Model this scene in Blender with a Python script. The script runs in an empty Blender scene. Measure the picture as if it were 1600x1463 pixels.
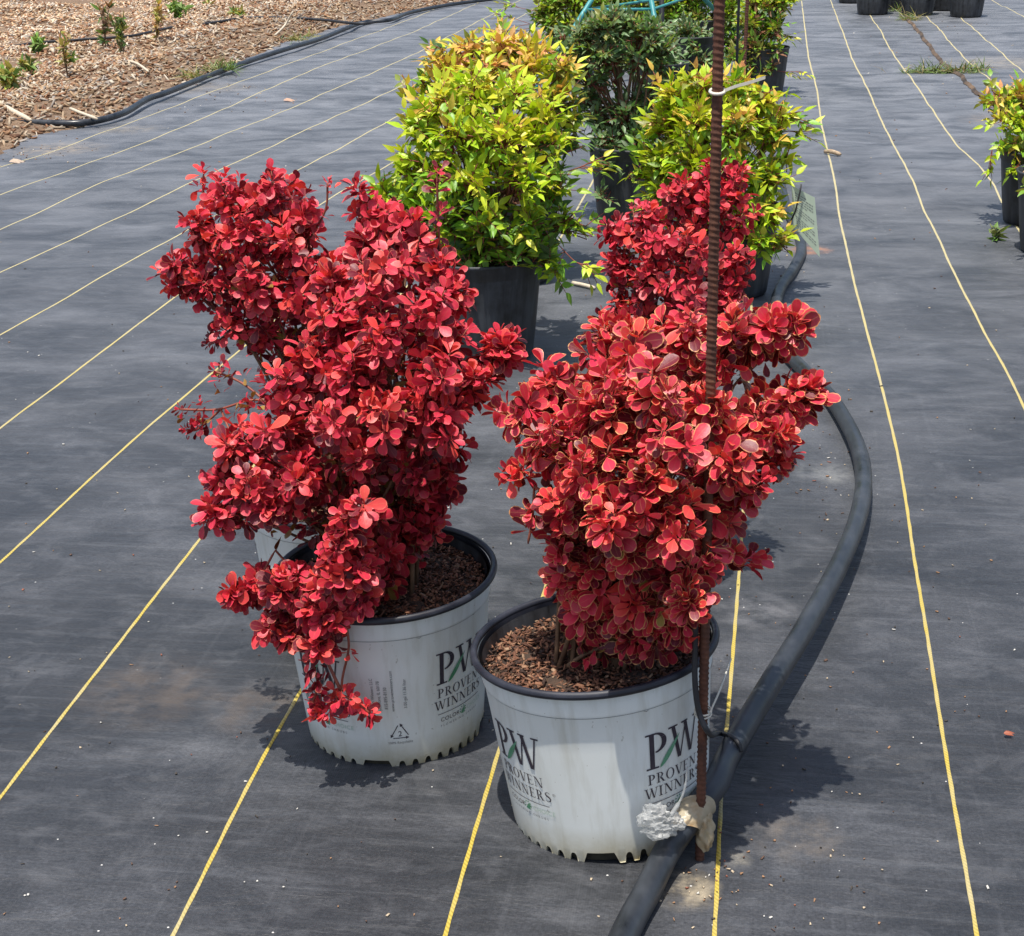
import bpy, bmesh, math, random
import numpy as np
from mathutils import Vector, Matrix

random.seed(7)
rng = np.random.default_rng(7)
PI = math.pi
R = math.radians
scene = bpy.context.scene
COL = scene.collection

# ------------------------------------------------------------------ camera
F_PX, W_PX, H_PX = 2506.0, 1600.0, 1463.0
PITCH, ROLL, YAW, CAM_Z = 0.3526, R(-1.3), -0.1565, 1.0875
fw = Vector((math.sin(YAW)*math.cos(PITCH), math.cos(YAW)*math.cos(PITCH), -math.sin(PITCH)))
rt = Vector((math.cos(YAW), -math.sin(YAW), 0))
up = rt.cross(fw)
cr = rt*math.cos(ROLL) + up*math.sin(ROLL)
cu = -rt*math.sin(ROLL) + up*math.cos(ROLL)
CAM = Vector((0, 0, CAM_Z))
cd = bpy.data.cameras.new('camera')
cam = bpy.data.objects.new('camera', cd)
COL.objects.link(cam)
cd.sensor_width = 36
cd.lens = F_PX*36/W_PX
cd.clip_start, cd.clip_end = 0.05, 2000
cam.matrix_world = Matrix(((cr.x, cu.x, -fw.x, CAM.x), (cr.y, cu.y, -fw.y, CAM.y), (cr.z, cu.z, -fw.z, CAM.z), (0, 0, 0, 1)))
scene.camera = cam

# ------------------------------------------------------------------ light
SUN_TO = Vector((-0.09, -0.225, 1.0)).normalized()      # direction towards the sun, near noon
elev = math.asin(SUN_TO.z)
world = bpy.data.worlds.new('World')
scene.world = world
world.use_nodes = True
wn = world.node_tree
sky = wn.nodes.new('ShaderNodeTexSky')
sky.sky_type = 'NISHITA'
sky.sun_disc = False
sky.sun_elevation = elev
sky.sun_rotation = math.atan2(SUN_TO.x, SUN_TO.y)
sky.air_density, sky.dust_density, sky.ozone_density = 1.0, 2.6, 0.5
bg = wn.nodes['Background']
bg.inputs['Strength'].default_value = 0.112
wn.links.new(sky.outputs[0], bg.inputs['Color'])
sd = bpy.data.lights.new('sun', 'SUN')
sd.energy, sd.angle, sd.color = 4.2, R(0.5), (1.0, 0.955, 0.88)
sun = bpy.data.objects.new('sun', sd)
COL.objects.link(sun)
sun.rotation_euler = SUN_TO.to_track_quat('Z', 'Y').to_euler()
sun.location = SUN_TO*20
scene.view_settings.view_transform = 'Standard'
scene.view_settings.look = 'None'
scene.view_settings.exposure = 0.52
scene.view_settings.gamma = 1.0


# ------------------------------------------------------------------ helpers
def ray(x, y):
    return fw + cr*((x-W_PX/2)/F_PX) - cu*((y-H_PX/2)/F_PX)


def gp(x, y, z=0.0):
    """point of the place at height z seen at photo position x, y"""
    d = ray(x, y)
    return CAM + d*((z-CAM_Z)/d.z)


def at(x, y, Y):
    d = ray(x, y)
    return CAM + d*(Y/d.y)


def px_scale(P):
    return (P-CAM).dot(fw)/F_PX        # metres per photo pixel at P


def tag(o, label=None, cat=None, group=None, kind=None):
    if label: o['label'] = label
    if cat: o['category'] = cat
    if group: o['group'] = group
    if kind: o['kind'] = kind
    return o


def empty(name, loc, rot=(0, 0, 0)):
    o = bpy.data.objects.new(name, None)
    COL.objects.link(o)
    o.location = loc
    o.rotation_euler = rot
    o.empty_display_size = 0.05
    return o


def root_matrix(o):
    return Matrix.Translation(o.location) @ o.rotation_euler.to_matrix().to_4x4()


class MB:
    """collects faces; build() links them as one mesh object"""
    def __init__(s):
        s.v, s.f, s.m, s.n = [], [], [], 0

    def add(s, verts, faces, mat=0):
        s.v.extend([tuple(p) for p in verts])
        s.f.extend([tuple(i+s.n for i in f) for f in faces])
        s.m.extend([mat]*len(faces))
        s.n += len(verts)

    def box(s, c, size, rot=None, mat=0):
        hx, hy, hz = size[0]/2, size[1]/2, size[2]/2
        vs = [Vector((x, y, z)) for z in (-hz, hz) for y in (-hy, hy) for x in (-hx, hx)]
        if rot is not None: vs = [rot @ p for p in vs]
        s.add([p+Vector(c) for p in vs], [(0, 2, 3, 1), (4, 5, 7, 6), (0, 1, 5, 4), (2, 6, 7, 3), (0, 4, 6, 2), (1, 3, 7, 5)], mat)

    def tube(s, pts, rad, seg=8, cap=True, mat=0):
        pts = [Vector(p) for p in pts]
        n = len(pts)
        rr = rad if isinstance(rad, (list, tuple)) else [rad]*n
        vs = []
        prev = None
        for i, p in enumerate(pts):
            t = (pts[min(i+1, n-1)]-pts[max(i-1, 0)])
            if t.length < 1e-9: t = Vector((0, 0, 1))
            t.normalize()
            a = prev if prev is not None else (Vector((1, 0, 0)) if abs(t.x) < .8 else Vector((0, 1, 0)))
            a = (a-t*a.dot(t))
            if a.length < 1e-6: a = t.orthogonal()
            a.normalize()
            prev = a
            b = t.cross(a)
            for k in range(seg):
                th = 2*PI*k/seg
                vs.append(p+(a*math.cos(th)+b*math.sin(th))*rr[i])
        fs = [(i*seg+k, i*seg+(k+1) % seg, (i+1)*seg+(k+1) % seg, (i+1)*seg+k) for i in range(n-1) for k in range(seg)]
        if cap:
            fs.append(tuple(range(seg-1, -1, -1)))
            fs.append(tuple((n-1)*seg+k for k in range(seg)))
        s.add(vs, fs, mat)

    def build(s, name, mats, parent=None, smooth=False, inv=None):
        me = bpy.data.meshes.new(name)
        vs = s.v if inv is None else [tuple(inv @ Vector(p)) for p in s.v]
        me.from_pydata(vs, [], s.f)
        for m in (mats if isinstance(mats, (list, tuple)) else [mats]): me.materials.append(m)
        if any(s.m): me.polygons.foreach_set('material_index', s.m)
        if smooth: me.polygons.foreach_set('use_smooth', [True]*len(s.f))
        me.update()
        o = bpy.data.objects.new(name, me)
        COL.objects.link(o)
        if parent: o.parent = parent
        return o


def smooth_path(pts, n=8):
    """Catmull-Rom through pts"""
    pts = [Vector(p) for p in pts]
    P = [pts[0]*2-pts[1]]+pts+[pts[-1]*2-pts[-2]]
    out = []
    for i in range(1, len(P)-2):
        for k in range(n):
            t = k/n
            a, b, c, d = P[i-1], P[i], P[i+1], P[i+2]
            out.append(0.5*((2*b)+(c-a)*t+(2*a-5*b+4*c-d)*t*t+(3*b-a-3*c+d)*t**3))
    out.append(pts[-1])
    return out


def even_path(pts, step=.02, half=5):
    """straight pieces between pts, corners softened"""
    out = []
    for a, b in zip(pts[:-1], pts[1:]):
        k = max(1, int((b-a).length/step))
        out += [a.lerp(b, i/k) for i in range(k)]
    out.append(pts[-1])
    A = np.array([tuple(p) for p in out])
    Pd = np.concatenate([A[:1]-(A[1:2]-A[:1])*np.arange(half, 0, -1)[:, None], A, A[-1:]+(A[-1:]-A[-2:-1])*np.arange(1, half+1)[:, None]])
    ker = np.ones(2*half+1)/(2*half+1)
    return [Vector(p) for p in np.stack([np.convolve(Pd[:, k], ker, 'valid') for k in range(3)], 1)]


# ------------------------------------------------------------------ materials
class NT:
    def __init__(s, name):
        s.m = bpy.data.materials.new(name)
        s.m.use_nodes = True
        s.t = s.m.node_tree
        s.b = s.t.nodes['Principled BSDF']
        s.out = s.t.nodes['Material Output']

    def n(s, typ, **kw):
        nd = s.t.nodes.new('ShaderNode'+typ)
        for k, v in kw.items():
            if k.startswith('i_'):
                nd.inputs[k[2:].replace('_', ' ')].default_value = v
            else:
                setattr(nd, k, v)
        return nd

    def l(s, a, b): s.t.links.new(a, b)

    def coords(s, scale=(1, 1, 1), kind='Object', rot=(0, 0, 0), loc=(0, 0, 0)):
        tc = s.n('TexCoord')
        mp = s.n('Mapping')
        mp.inputs['Scale'].default_value = scale
        mp.inputs['Rotation'].default_value = rot
        mp.inputs['Location'].default_value = loc
        s.l(tc.outputs[kind], mp.inputs['Vector'])
        return mp.outputs[0]

    def noise(s, vec, scale, detail=4, rough=.55, dist=0):
        nd = s.n('TexNoise')
        nd.inputs['Scale'].default_value = scale
        nd.inputs['Detail'].default_value = detail
        nd.inputs['Roughness'].default_value = rough
        nd.inputs['Distortion'].default_value = dist
        if vec is not None: s.l(vec, nd.inputs['Vector'])
        return nd.outputs['Fac']

    def ramp(s, fac, stops):
        nd = s.n('ValToRGB')
        e = nd.color_ramp.elements
        while len(e) < len(stops): e.new(0.5)
        for i, (p, c) in enumerate(stops):
            e[i].position = p
            e[i].color = c if len(c) == 4 else (*c, 1)
        s.l(fac, nd.inputs['Fac'])
        return nd.outputs['Color']

    def mix(s, fac, a, b, blend='MIX'):
        nd = s.n('Mix', data_type='RGBA', blend_type=blend)
        for sock, v in ((nd.inputs['Factor'], fac), (nd.inputs[6], a), (nd.inputs[7], b)):
            if hasattr(v, 'links'): s.l(v, sock)
            elif isinstance(v, (int, float)): sock.default_value = v
            else: sock.default_value = (*v, 1) if len(v) == 3 else v
        return nd.outputs[2]

    def math(s, op, a, b=None, clamp=False):
        nd = s.n('Math', operation=op, use_clamp=clamp)
        for i, v in enumerate((a, b)):
            if v is None: continue
            if hasattr(v, 'links'): s.l(v, nd.inputs[i])
            else: nd.inputs[i].default_value = v
        return nd.outputs[0]

    def bump(s, h, strength=.3, dist=.01, normal=None):
        nd = s.n('Bump')
        nd.inputs['Strength'].default_value = strength
        nd.inputs['Distance'].default_value = dist
        s.l(h, nd.inputs['Height'])
        if normal is not None: s.l(normal, nd.inputs['Normal'])
        return nd.outputs[0]

    def set(s, **kw):
        names = dict(color='Base Color', rough='Roughness', normal='Normal', spec='Specular IOR Level', metal='Metallic', alpha='Alpha', sss='Subsurface Weight')
        for k, v in kw.items():
            sock = s.b.inputs[names[k]]
            if hasattr(v, 'links'): s.l(v, sock)
            elif isinstance(v, (tuple, list)): sock.default_value = (*v, 1)
            else: sock.default_value = v
        return s.m


def simple(name, c1, c2, scale=40, rough=.6, bump=.15, stretch=(1, 1, 1), dist=.003, spec=.5):
    t = NT(name)
    v = t.coords(stretch)
    nz = t.noise(v, scale, 5, .6)
    return t.set(color=t.ramp(nz, [(.3, c1), (.7, c2)]), rough=rough, normal=t.bump(nz, bump, dist), spec=spec)


def leaf_material(name, margin=None, margin_at=.8, gloss=.46, trans=.2, vein=.15, trans_tint=(1.25, 1.0, .7)):
    t = NT(name)
    at_ = t.n('Attribute', attribute_name='leaf_color')
    uv = t.n('UVMap')
    sep = t.n('SeparateXYZ')
    t.l(uv.outputs[0], sep.inputs[0])
    u = t.math('ABSOLUTE', t.math('SUBTRACT', t.math('MULTIPLY', sep.outputs[0], 2), 1))
    geo = t.n('TexCoord')
    nz = t.noise(geo.outputs['Object'], 120, 3)
    base = t.mix(t.math('MULTIPLY', nz, .5), at_.outputs['Color'], t.mix(1, at_.outputs['Color'], (.55, .5, .55), 'MULTIPLY'))
    mid = t.math('LESS_THAN', u, .07)
    base = t.mix(t.math('MULTIPLY', mid, vein), base, (.5, .25, .12))
    if margin:
        e = t.math('GREATER_THAN', u, margin_at)
        e2 = t.math('GREATER_THAN', sep.outputs[1], .95)
        e = t.math('MAXIMUM', e, e2)
        vary = t.ramp(t.noise(geo.outputs['Object'], 23, 2), [(.36, (.1,)*3), (.56, (1,)*3)])
        base = t.mix(t.math('MULTIPLY', t.math('MULTIPLY', e, vary), margin[1]), base, margin[0])
    t.set(color=base, rough=gloss, spec=.45, normal=t.bump(nz, .25, .002))
    tr = t.n('BsdfTranslucent')
    t.l(t.mix(1, base, trans_tint, 'MULTIPLY'), tr.inputs['Color'])
    ms = t.n('MixShader')
    ms.inputs[0].default_value = trans
    t.l(t.b.outputs[0], ms.inputs[1])
    t.l(tr.outputs[0], ms.inputs[2])
    t.l(ms.outputs[0], t.out.inputs['Surface'])
    return t.m


M = {}
M['leaf_edged'] = leaf_material('barberry_leaf_edged', ((.74, .38, .15), .8), .845)
M['leaf_red'] = leaf_material('barberry_leaf', ((.74, .28, .15), .4), .86)
M['leaf_nandina'] = leaf_material('nandina_leaf', None, gloss=.42, trans=.32, vein=.12, trans_tint=(1.1, 1.1, .5))
M['leaf_dark'] = leaf_material('dark_leaf', None, gloss=.4, trans=.32, vein=.1, trans_tint=(.9, 1.1, .5))
M['stem'] = simple('stem_bark', (.10, .05, .025), (.22, .13, .07), 60, .8, .3)
M['redstem'] = simple('young_stem', (.16, .03, .02), (.3, .09, .05), 60, .6, .2)


def mat_white_pot():
    t = NT('white_pot_plastic')
    v = t.coords()
    n1 = t.noise(v, 9, 5, .6)
    n2 = t.noise(t.coords((40, 40, 5)), 1.6, 4, .6)
    sep = t.n('SeparateXYZ')
    t.l(v, sep.inputs[0])
    # splashed dirt that stays near the foot
    low = t.math('SUBTRACT', .75, t.math('MULTIPLY', sep.outputs[2], 15.0), True)
    dirt = t.math('MULTIPLY', low, t.math('MULTIPLY', t.noise(v, 26, 5, .7), 2.1), True)
    base = t.ramp(n1, [(.3, (.73, .75, .71)), (.7, (.80, .82, .78))])
    base = t.mix(t.math('MULTIPLY', t.math('SUBTRACT', n2, .47, True), 2.2), base, (.55, .54, .46))
    base = t.mix(dirt, base, (.36, .30, .15))
    sp = t.noise(v, 160, 2)
    base = t.mix(t.math('MULTIPLY', t.math('GREATER_THAN', sp, .73), .5), base, (.3, .27, .2))
    t.set(color=base, rough=t.ramp(n1, [(.2, (.38,)*3), (.8, (.55,)*3)]), spec=.4, sss=0.0)
    return t.m


M['white_pot'] = mat_white_pot()


def mat_black_plastic(name, c1=(.012, .013, .016), c2=(.05, .053, .06), streak=(30, 30, 3), rough=.42):
    t = NT(name)
    n1 = t.noise(t.coords(streak), 1.5, 5, .6)
    n2 = t.noise(t.coords(), 14, 4, .65)
    f = t.math('MULTIPLY', t.math('ADD', n1, n2), .5)
    return t.set(color=t.ramp(f, [(.38, c1), (.62, c2)]), rough=t.ramp(n2, [(.3, (rough,)*3), (.7, (rough+.25,)*3)]), normal=t.bump(n2, .08, .003))


M['black_pot'] = mat_black_plastic('black_pot_plastic', (.006, .0065, .008), (.055, .06, .068))
M['rim'] = mat_black_plastic('pot_rim_plastic', (.007, .008, .014), (.028, .031, .045), (10, 10, 10), .38)
M['pipe'] = mat_black_plastic('pipe_plastic', (.008, .010, .013), (.040, .046, .056), (18, 7, 18), .27)
M['tubeblack'] = mat_black_plastic('thin_tube_plastic', (.012, .012, .014), (.03, .03, .034), (14, 14, 14), .4)
M['ink'] = simple('printed_ink', (.03, .022, .035), (.05, .04, .055), 40, .5, 0)
M['inkgrey'] = simple('printed_grey_ink', (.12, .12, .12), (.2, .2, .2), 40, .5, 0)
M['green_ink'] = simple('printed_green_ink', (.06, .24, .11), (.16, .36, .24), 30, .5, 0)
M['pale_green_ink'] = simple('printed_pale_green_ink', (.42, .56, .45), (.55, .64, .55), 30, .5, 0)
M['soil'] = simple('potting_soil', (.02, .013, .009), (.075, .045, .028), 70, .95, .8, dist=.01)
M['hole'] = simple('slot_shade', (.012, .011, .008), (.05, .042, .025), 60, .9, .2)  # dark brown standing in for the shade inside the drain slots
def mat_chip(name, stops, rough=.85):
    t = NT(name)
    a = t.n('Attribute', attribute_name='leaf_color')
    nz = t.noise(t.coords((60, 60, 60)), 2, 3)
    c = t.mix(t.math('MULTIPLY', nz, .6), a.outputs['Color'], t.mix(1, a.outputs['Color'], (.45, .42, .4), 'MULTIPLY'))
    return t.set(color=c, rough=rough, normal=t.bump(nz, .4, .003))
M['chip'] = mat_chip('bark_chip', None)


def mat_rust():
    t = NT('rusty_steel')
    v = t.coords((1, 1, .4))
    n1 = t.noise(v, 90, 5, .65)
    n2 = t.noise(v, 18, 3)
    c = t.ramp(n1, [(.3, (.035, .014, .009)), (.55, (.12, .042, .020)), (.8, (.21, .085, .04))])
    c = t.mix(t.math('MULTIPLY', n2, .5), c, (.07, .03, .022))
    return t.set(color=c, rough=.8, normal=t.bump(n1, .4, .002))


M['rust'] = mat_rust()
M['teal'] = simple('teal_paint', (.02, .17, .18), (.06, .30, .30), 30, .45, .1)
M['tie'] = simple('white_nylon', (.55, .52, .43), (.66, .63, .54), 60, .4, .1)
M['wood_post'] = simple('old_wood', (.09, .05, .03), (.2, .12, .07), 30, .85, .4, (6, 6, 1))
M['stick'] = simple('dry_stick', (.25, .17, .10), (.46, .36, .25), 60, .85, .4)
M['straw'] = simple('pale_stick', (.45, .38, .28), (.62, .54, .42), 60, .85, .3)


def mat_plastic_wrap(name, c, stain, clear=.1):
    t = NT(name)
    n1 = t.noise(t.coords(), 30, 4, .6)
    c = t.mix(t.ramp(n1, [(.5, (0, 0, 0)), (.7, (1, 1, 1))]), c, stain)
    t.set(color=c, rough=.35, normal=t.bump(t.noise(t.coords(), 90, 3), .4, .004))
    tr = t.n('BsdfTranslucent')
    t.l(c, tr.inputs['Color'])
    ms = t.n('MixShader')
    ms.inputs[0].default_value = .35
    t.l(t.b.outputs[0], ms.inputs[1]); t.l(tr.outputs[0], ms.inputs[2])
    cl_ = t.n('BsdfTransparent'); m2 = t.n('MixShader')
    t.l(t.ramp(n1, [(.35, (clear,)*3), (.65, (clear*.3,)*3)]), m2.inputs[0])
    t.l(ms.outputs[0], m2.inputs[1]); t.l(cl_.outputs[0], m2.inputs[2]); t.l(m2.outputs[0], t.out.inputs['Surface'])
    return t.m


M['bag'] = mat_plastic_wrap('clear_white_plastic', (.60, .61, .60), (.40, .40, .39), .62)
M['tape'] = mat_plastic_wrap('yellowed_plastic', (.58, .50, .35), (.42, .25, .10))
M['tagcard'] = simple('plastic_card', (.42, .50, .38), (.47, .55, .43), 20, .45, .05)
M['weed'] = leaf_material('weed_leaf', None, gloss=.5, trans=.3, vein=.05)


# ------------------------------------------------------------------ ground
def wob(x, y):
    """soft ripples of the ground cloth"""
    a = (np.sin(x*1.3+.6)*.3+np.sin(y*9.1+1.4*np.sin(x*1.9+.4*y))*.5+np.sin(y*15.7+x*1.1+1.9*np.sin(x*2.7+y*.8))*.32
         + np.sin(y*4.3-x*.9+np.sin(x*.8))*.7)
    far = np.clip((y-2.0)/4.0, 0, 1)
    return .006+a*(.0015+.0030*far)*(.55+.45/(1+np.exp(-6*(x-.3))))


def cloth_z(x, y): return float(wob(np.float64(x), np.float64(y)))


def on(x, y, dz=0.0):
    """point on the cloth seen at photo position x, y"""
    p = gp(x, y)
    return Vector((p.x, p.y, cloth_z(p.x, p.y)+dz))


# the soil underneath, one sheet to the horizon
g = MB()
g.add([(-600, -600, -.03), (600, -600, -.03), (600, 600, -.03), (-600, 600, -.03)], [(0, 1, 2, 3)])
tag(g.build('ground', simple('dry_soil', (.16, .11, .07), (.28, .21, .14), 3, .95, .5)), 'brown dry soil around the nursery ground cloth', 'ground', kind='structure')


def mat_cloth():
    t = NT('woven_ground_cloth')
    v = t.coords()
    big = t.noise(t.coords((.7, 1.3, 1)), 1.7, 5, .62, .4)
    mid = t.noise(t.coords((1.2, 1.9, 1)), 2.6, 6, .64, .7)
    fine = t.noise(t.coords((30, 30, 30)), 9, 3, .6)
    grain = t.noise(t.coords((60, 110, 60)), 3, 3, .7)
    f = t.math('ADD', t.math('MULTIPLY', big, .55), t.math('MULTIPLY', mid, .45))
    c = t.ramp(f, [(.38, (.0085, .0092, .0112)), (.49, (.0185, .0197, .0230)), (.57, (.035, .037, .0425)), (.67, (.076, .080, .090))])
    c = t.mix(.6, c, t.mix(1, c, t.ramp(grain, [(.3, (.40,)*3), (.7, (1.75,)*3)]), 'MULTIPLY'))
    c = t.mix(.5, c, t.mix(1, c, t.ramp(fine, [(.32, (.45,)*3), (.68, (1.6,)*3)]), 'MULTIPLY'))
    mott = t.noise(t.coords((1, 1.5, 1)), 13, 6, .7, .5)
    c = t.mix(t.math('MULTIPLY', t.ramp(mott, [(.50, (0,)*3), (.70, (1,)*3)]), .34), c, (.115, .118, .128))
    c = t.mix(t.math('MULTIPLY', t.ramp(mott, [(.30, (1,)*3), (.47, (0,)*3)]), .4), c, (.016, .017, .020))
    # smudges where water dried, with sharper rims
    sm = t.noise(t.coords((.9, 1.2, 1), loc=(3, 1, 0)), 2.6, 7, .72, 1.2)
    c = t.mix(t.math('MULTIPLY', t.ramp(sm, [(.55, (0,)*3), (.61, (1,)*3), (.68, (.25,)*3)]), .16), c, (.13, .132, .138))
    # woven threads across and along
    wx = t.n('TexWave', wave_type='BANDS', bands_direction='X'); wx.inputs['Scale'].default_value = 110; wx.inputs['Distortion'].default_value = .6
    wy = t.n('TexWave', wave_type='BANDS', bands_direction='Y'); wy.inputs['Scale'].default_value = 140; wy.inputs['Distortion'].default_value = .6
    t.l(v, wx.inputs['Vector']); t.l(v, wy.inputs['Vector'])
    weave = t.math('MULTIPLY', t.math('ADD', wx.outputs['Fac'], wy.outputs['Fac']), .5)
    # pulled threads: long faint lines along the roll and short ones across it
    th = t.noise(t.coords((38, .5, 1)), 2.2, 3, .6)
    c = t.mix(t.math('MULTIPLY', t.ramp(th, [(.58, (0,)*3), (.70, (1,)*3)]), t.math('MULTIPLY', mid, .12)), c, (.17, .175, .19))
    th2 = t.noise(t.coords((1.6, 40, 1)), 2.0, 4, .65)
    c = t.mix(t.math('MULTIPLY', t.ramp(th2, [(.52, (0,)*3), (.72, (1,)*3)]), t.math('MULTIPLY', mid, .34)), c, (.14, .147, .16))
    # dust plus grazing sky sheen painted in: the cloth pales with distance
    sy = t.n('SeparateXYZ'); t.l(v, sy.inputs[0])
    dust_sheen = t.math('MULTIPLY', t.math('DIVIDE', t.math('SUBTRACT', sy.outputs[1], 2.0), 6.0, True), t.ramp(mid, [(.35, (.25,)*3), (.62, (1,)*3)]))
    c = t.mix(t.math('MULTIPLY', dust_sheen, .85), c, (.165, .172, .188))
    # stains of earth and dried lime, each with its own place
    tc = t.n('TexCoord')
    edge = t.noise(v, 22, 4, .65)
    edge2 = t.noise(v, 3.2, 4, .65)
    for (px, py, rad, col, amt) in ((1070, 1398, .06, (.42, .35, .24), .6), (1150, 1350, .03, (.42, .38, .30), .4), (1245, 1318, .09, (.20, .165, .13), .3),
                                    (238, 1085, .16, (.11, .08, .055), .3), (410, 1110, .12, (.11, .08, .055), .3), (1290, 745, .09, (.26, .26, .25), .35), (1265, 395, .10, (.35, .16, .08), .6),
                                    (1560, 100, .5, (.30, .25, .18), .4), (1585, 190, .35, (.26, .20, .14), .35), (95, 235, .3, (.30, .24, .17), .45), (330, 140, .4, (.28, .23, .16), .35), (200, 205, .25, (.28, .23, .16), .35), (1180, 960, .10, (.16, .16, .17), .5)):
        p = gp(px, py)
        mp = t.n('Mapping')
        mp.inputs['Location'].default_value = (-p.x, -p.y, 0)
        t.l(tc.outputs['Object'], mp.inputs['Vector'])
        ln = t.n('VectorMath', operation='LENGTH')
        t.l(mp.outputs[0], ln.inputs[0])
        d = t.math('SUBTRACT', 1.0, t.math('DIVIDE', ln.outputs['Value'], rad), True)
        mk = t.math('MULTIPLY', t.ramp(t.math('MULTIPLY', d, t.math('MULTIPLY', t.math('ADD', edge, edge2), 1.0)), [(.22, (0,)*3), (.75, (1,)*3)]), t.math('MULTIPLY', t.ramp(edge, [(.38, (.15,)*3), (.62, (1.3,)*3)]), amt))
        c = t.mix(mk, c, col)
    sp = t.n('TexVoronoi', feature='F1'); sp.inputs['Scale'].default_value = 42
    t.l(v, sp.inputs['Vector'])
    pick = t.n('SeparateXYZ'); t.l(sp.outputs['Color'], pick.inputs[0])
    glint = t.math('MULTIPLY', t.math('LESS_THAN', sp.outputs['Distance'], .055), t.math('GREATER_THAN', pick.outputs[0], .80))  # light glints on the weave, painted in as tiny white dots
    c = t.mix(t.math('MULTIPLY', glint, .8), c, (.62, .61, .58))
    hgt = t.math('ADD', t.math('MULTIPLY', weave, .25), t.math('ADD', t.math('MULTIPLY', grain, .5), t.math('MULTIPLY', fine, .3)))
    nb = t.bump(hgt, .35, .0022)
    creases = t.noise(t.coords((2.0, 4.5, 1)), 5, 5, .62, 1.0)
    nb = t.bump(creases, .4, .012, nb)
    t.set(color=c, rough=t.ramp(mid, [(.3, (.46,)*3), (.7, (.62,)*3)]), spec=.45, normal=nb)
    t.b.inputs['Sheen Weight'].default_value = .15
    t.b.inputs['Sheen Roughness'].default_value = .5
    t.b.inputs['Sheen Tint'].default_value = (.85, .92, 1, 1)
    return t.m


def mat_thread():
    t = NT('yellow_marker_thread')
    v = t.coords()
    w = t.n('TexWave', wave_type='BANDS', bands_direction='DIAGONAL'); w.inputs['Scale'].default_value = 90
    t.l(v, w.inputs['Vector'])
    n1 = t.noise(t.coords((3, 3, 1)), 3, 4)
    sepn = t.n('SeparateXYZ'); t.l(v, sepn.inputs[0])
    pale_amt = t.math('DIVIDE', t.math('SUBTRACT', sepn.outputs[1], 1.9), 3.0, True)   # paler further along the roll
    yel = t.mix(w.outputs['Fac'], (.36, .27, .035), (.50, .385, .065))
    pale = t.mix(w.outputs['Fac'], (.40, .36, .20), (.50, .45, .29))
    c = t.mix(t.math('MULTIPLY', pale_amt, .8), yel, pale)
    c = t.mix(t.ramp(n1, [(.45, (0,)*3), (.75, (1,)*3)]), c, (.40, .35, .2))
    return t.set(color=c, rough=.55, normal=t.bump(w.outputs['Fac'], .5, .001))


lines = {
    'a': [(-150, 1455), (0, 1255), (160, 1045), (322, 835), (420, 700)],
    'b': [(180, 1640), (275, 1463), (385, 1240), (470, 1085), (560, 930)],
    'c': [(650, 1640), (697, 1463), (778, 1185), (860, 895)],
    'd': [(1105, 1640), (1117, 1463), (1127, 1240), (1141, 1080), (1151, 950), (1160, 830), (1167, 650)],
    'e': [(1552, 1640), (1525, 1463), (1498, 1310), (1463, 1100), (1453, 1027), (1439, 942), (1427, 873), (1419, 812), (1402, 710), (1385, 642), (1371, 584), (1354, 519),
          (1337, 456), (1323, 396), (1310, 333), (1306, 296), (1294, 242), (1283, 195), (1277, 145), (1263, 91), (1257, 41), (1252, 0)],
    'f': [(1900, 1250), (1760, 960), (1660, 765), (1600, 645), (1575, 590), (1545, 535), (1505, 460), (1477, 403), (1458, 358), (1440, 324), (1428, 289), (1414, 264), (1398, 231), (1385, 208),
          (1371, 179), (1362, 154), (1346, 123), (1330, 91), (1321, 63), (1310, 35), (1297, 0)],
    'g': [(1800, 640), (1680, 490), (1610, 395), (1565, 319), (1549, 286), (1527, 261), (1505, 239), (1483, 214), (1461, 182), (1442, 151), (1414, 112), (1392, 82), (1376, 50), (1362, 30)],
    'h': [(1700, 280), (1620, 200), (1562, 140), (1533, 116), (1505, 91), (1489, 74), (1470, 50), (1450, 30)],
    'i': [(1680, 180), (1600, 115), (1571, 91), (1549, 71), (1527, 52), (1503, 31)],
    'j': [(1680, 75), (1600, 28), (1571, 13), (1546, 0)],
    'k': [(-200, 1075), (0, 885), (160, 735), (310, 605), (400, 530)],
    'l': [(-200, 832), (0, 675), (275, 465), (492, 326), (640, 242)],
    'm': [(-200, 640), (0, 527), (224, 400), (452, 276), (640, 174)],
    'n': [(-200, 530), (0, 430), (64, 400), (304, 286), (624, 138)],
    'o': [(-200, 455), (0, 362), (160, 288), (424, 184), (640, 90)],
    'p': [(-200, 392), (0, 308), (256, 214), (480, 114), (640, 54)],
    'q': [(-200, 330), (0, 264), (92, 236), (352, 138), (640, 32)],
}
xs = np.concatenate([np.linspace(-14, -2, 90), np.linspace(-1.96, 2.4, 150), np.linspace(2.5, 9, 40)])
ys = np.concatenate([np.linspace(-2, .9, 12), np.linspace(.93, 4.6, 250), np.linspace(4.63, 14, 330), np.linspace(14.1, 34, 120)])
X, Y = np.meshgrid(xs, ys)
Z = wob(X, Y)
nx, ny = len(xs), len(ys)
cl = MB()
cl.v = list(map(tuple, np.stack([X.ravel(), Y.ravel(), Z.ravel()], 1)))
cl.n = len(cl.v)
cl.f = [(j*nx+i, j*nx+i+1, (j+1)*nx+i+1, (j+1)*nx+i) for j in range(ny-1) for i in range(nx-1)]
cl.m = [0]*len(cl.f)
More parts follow.
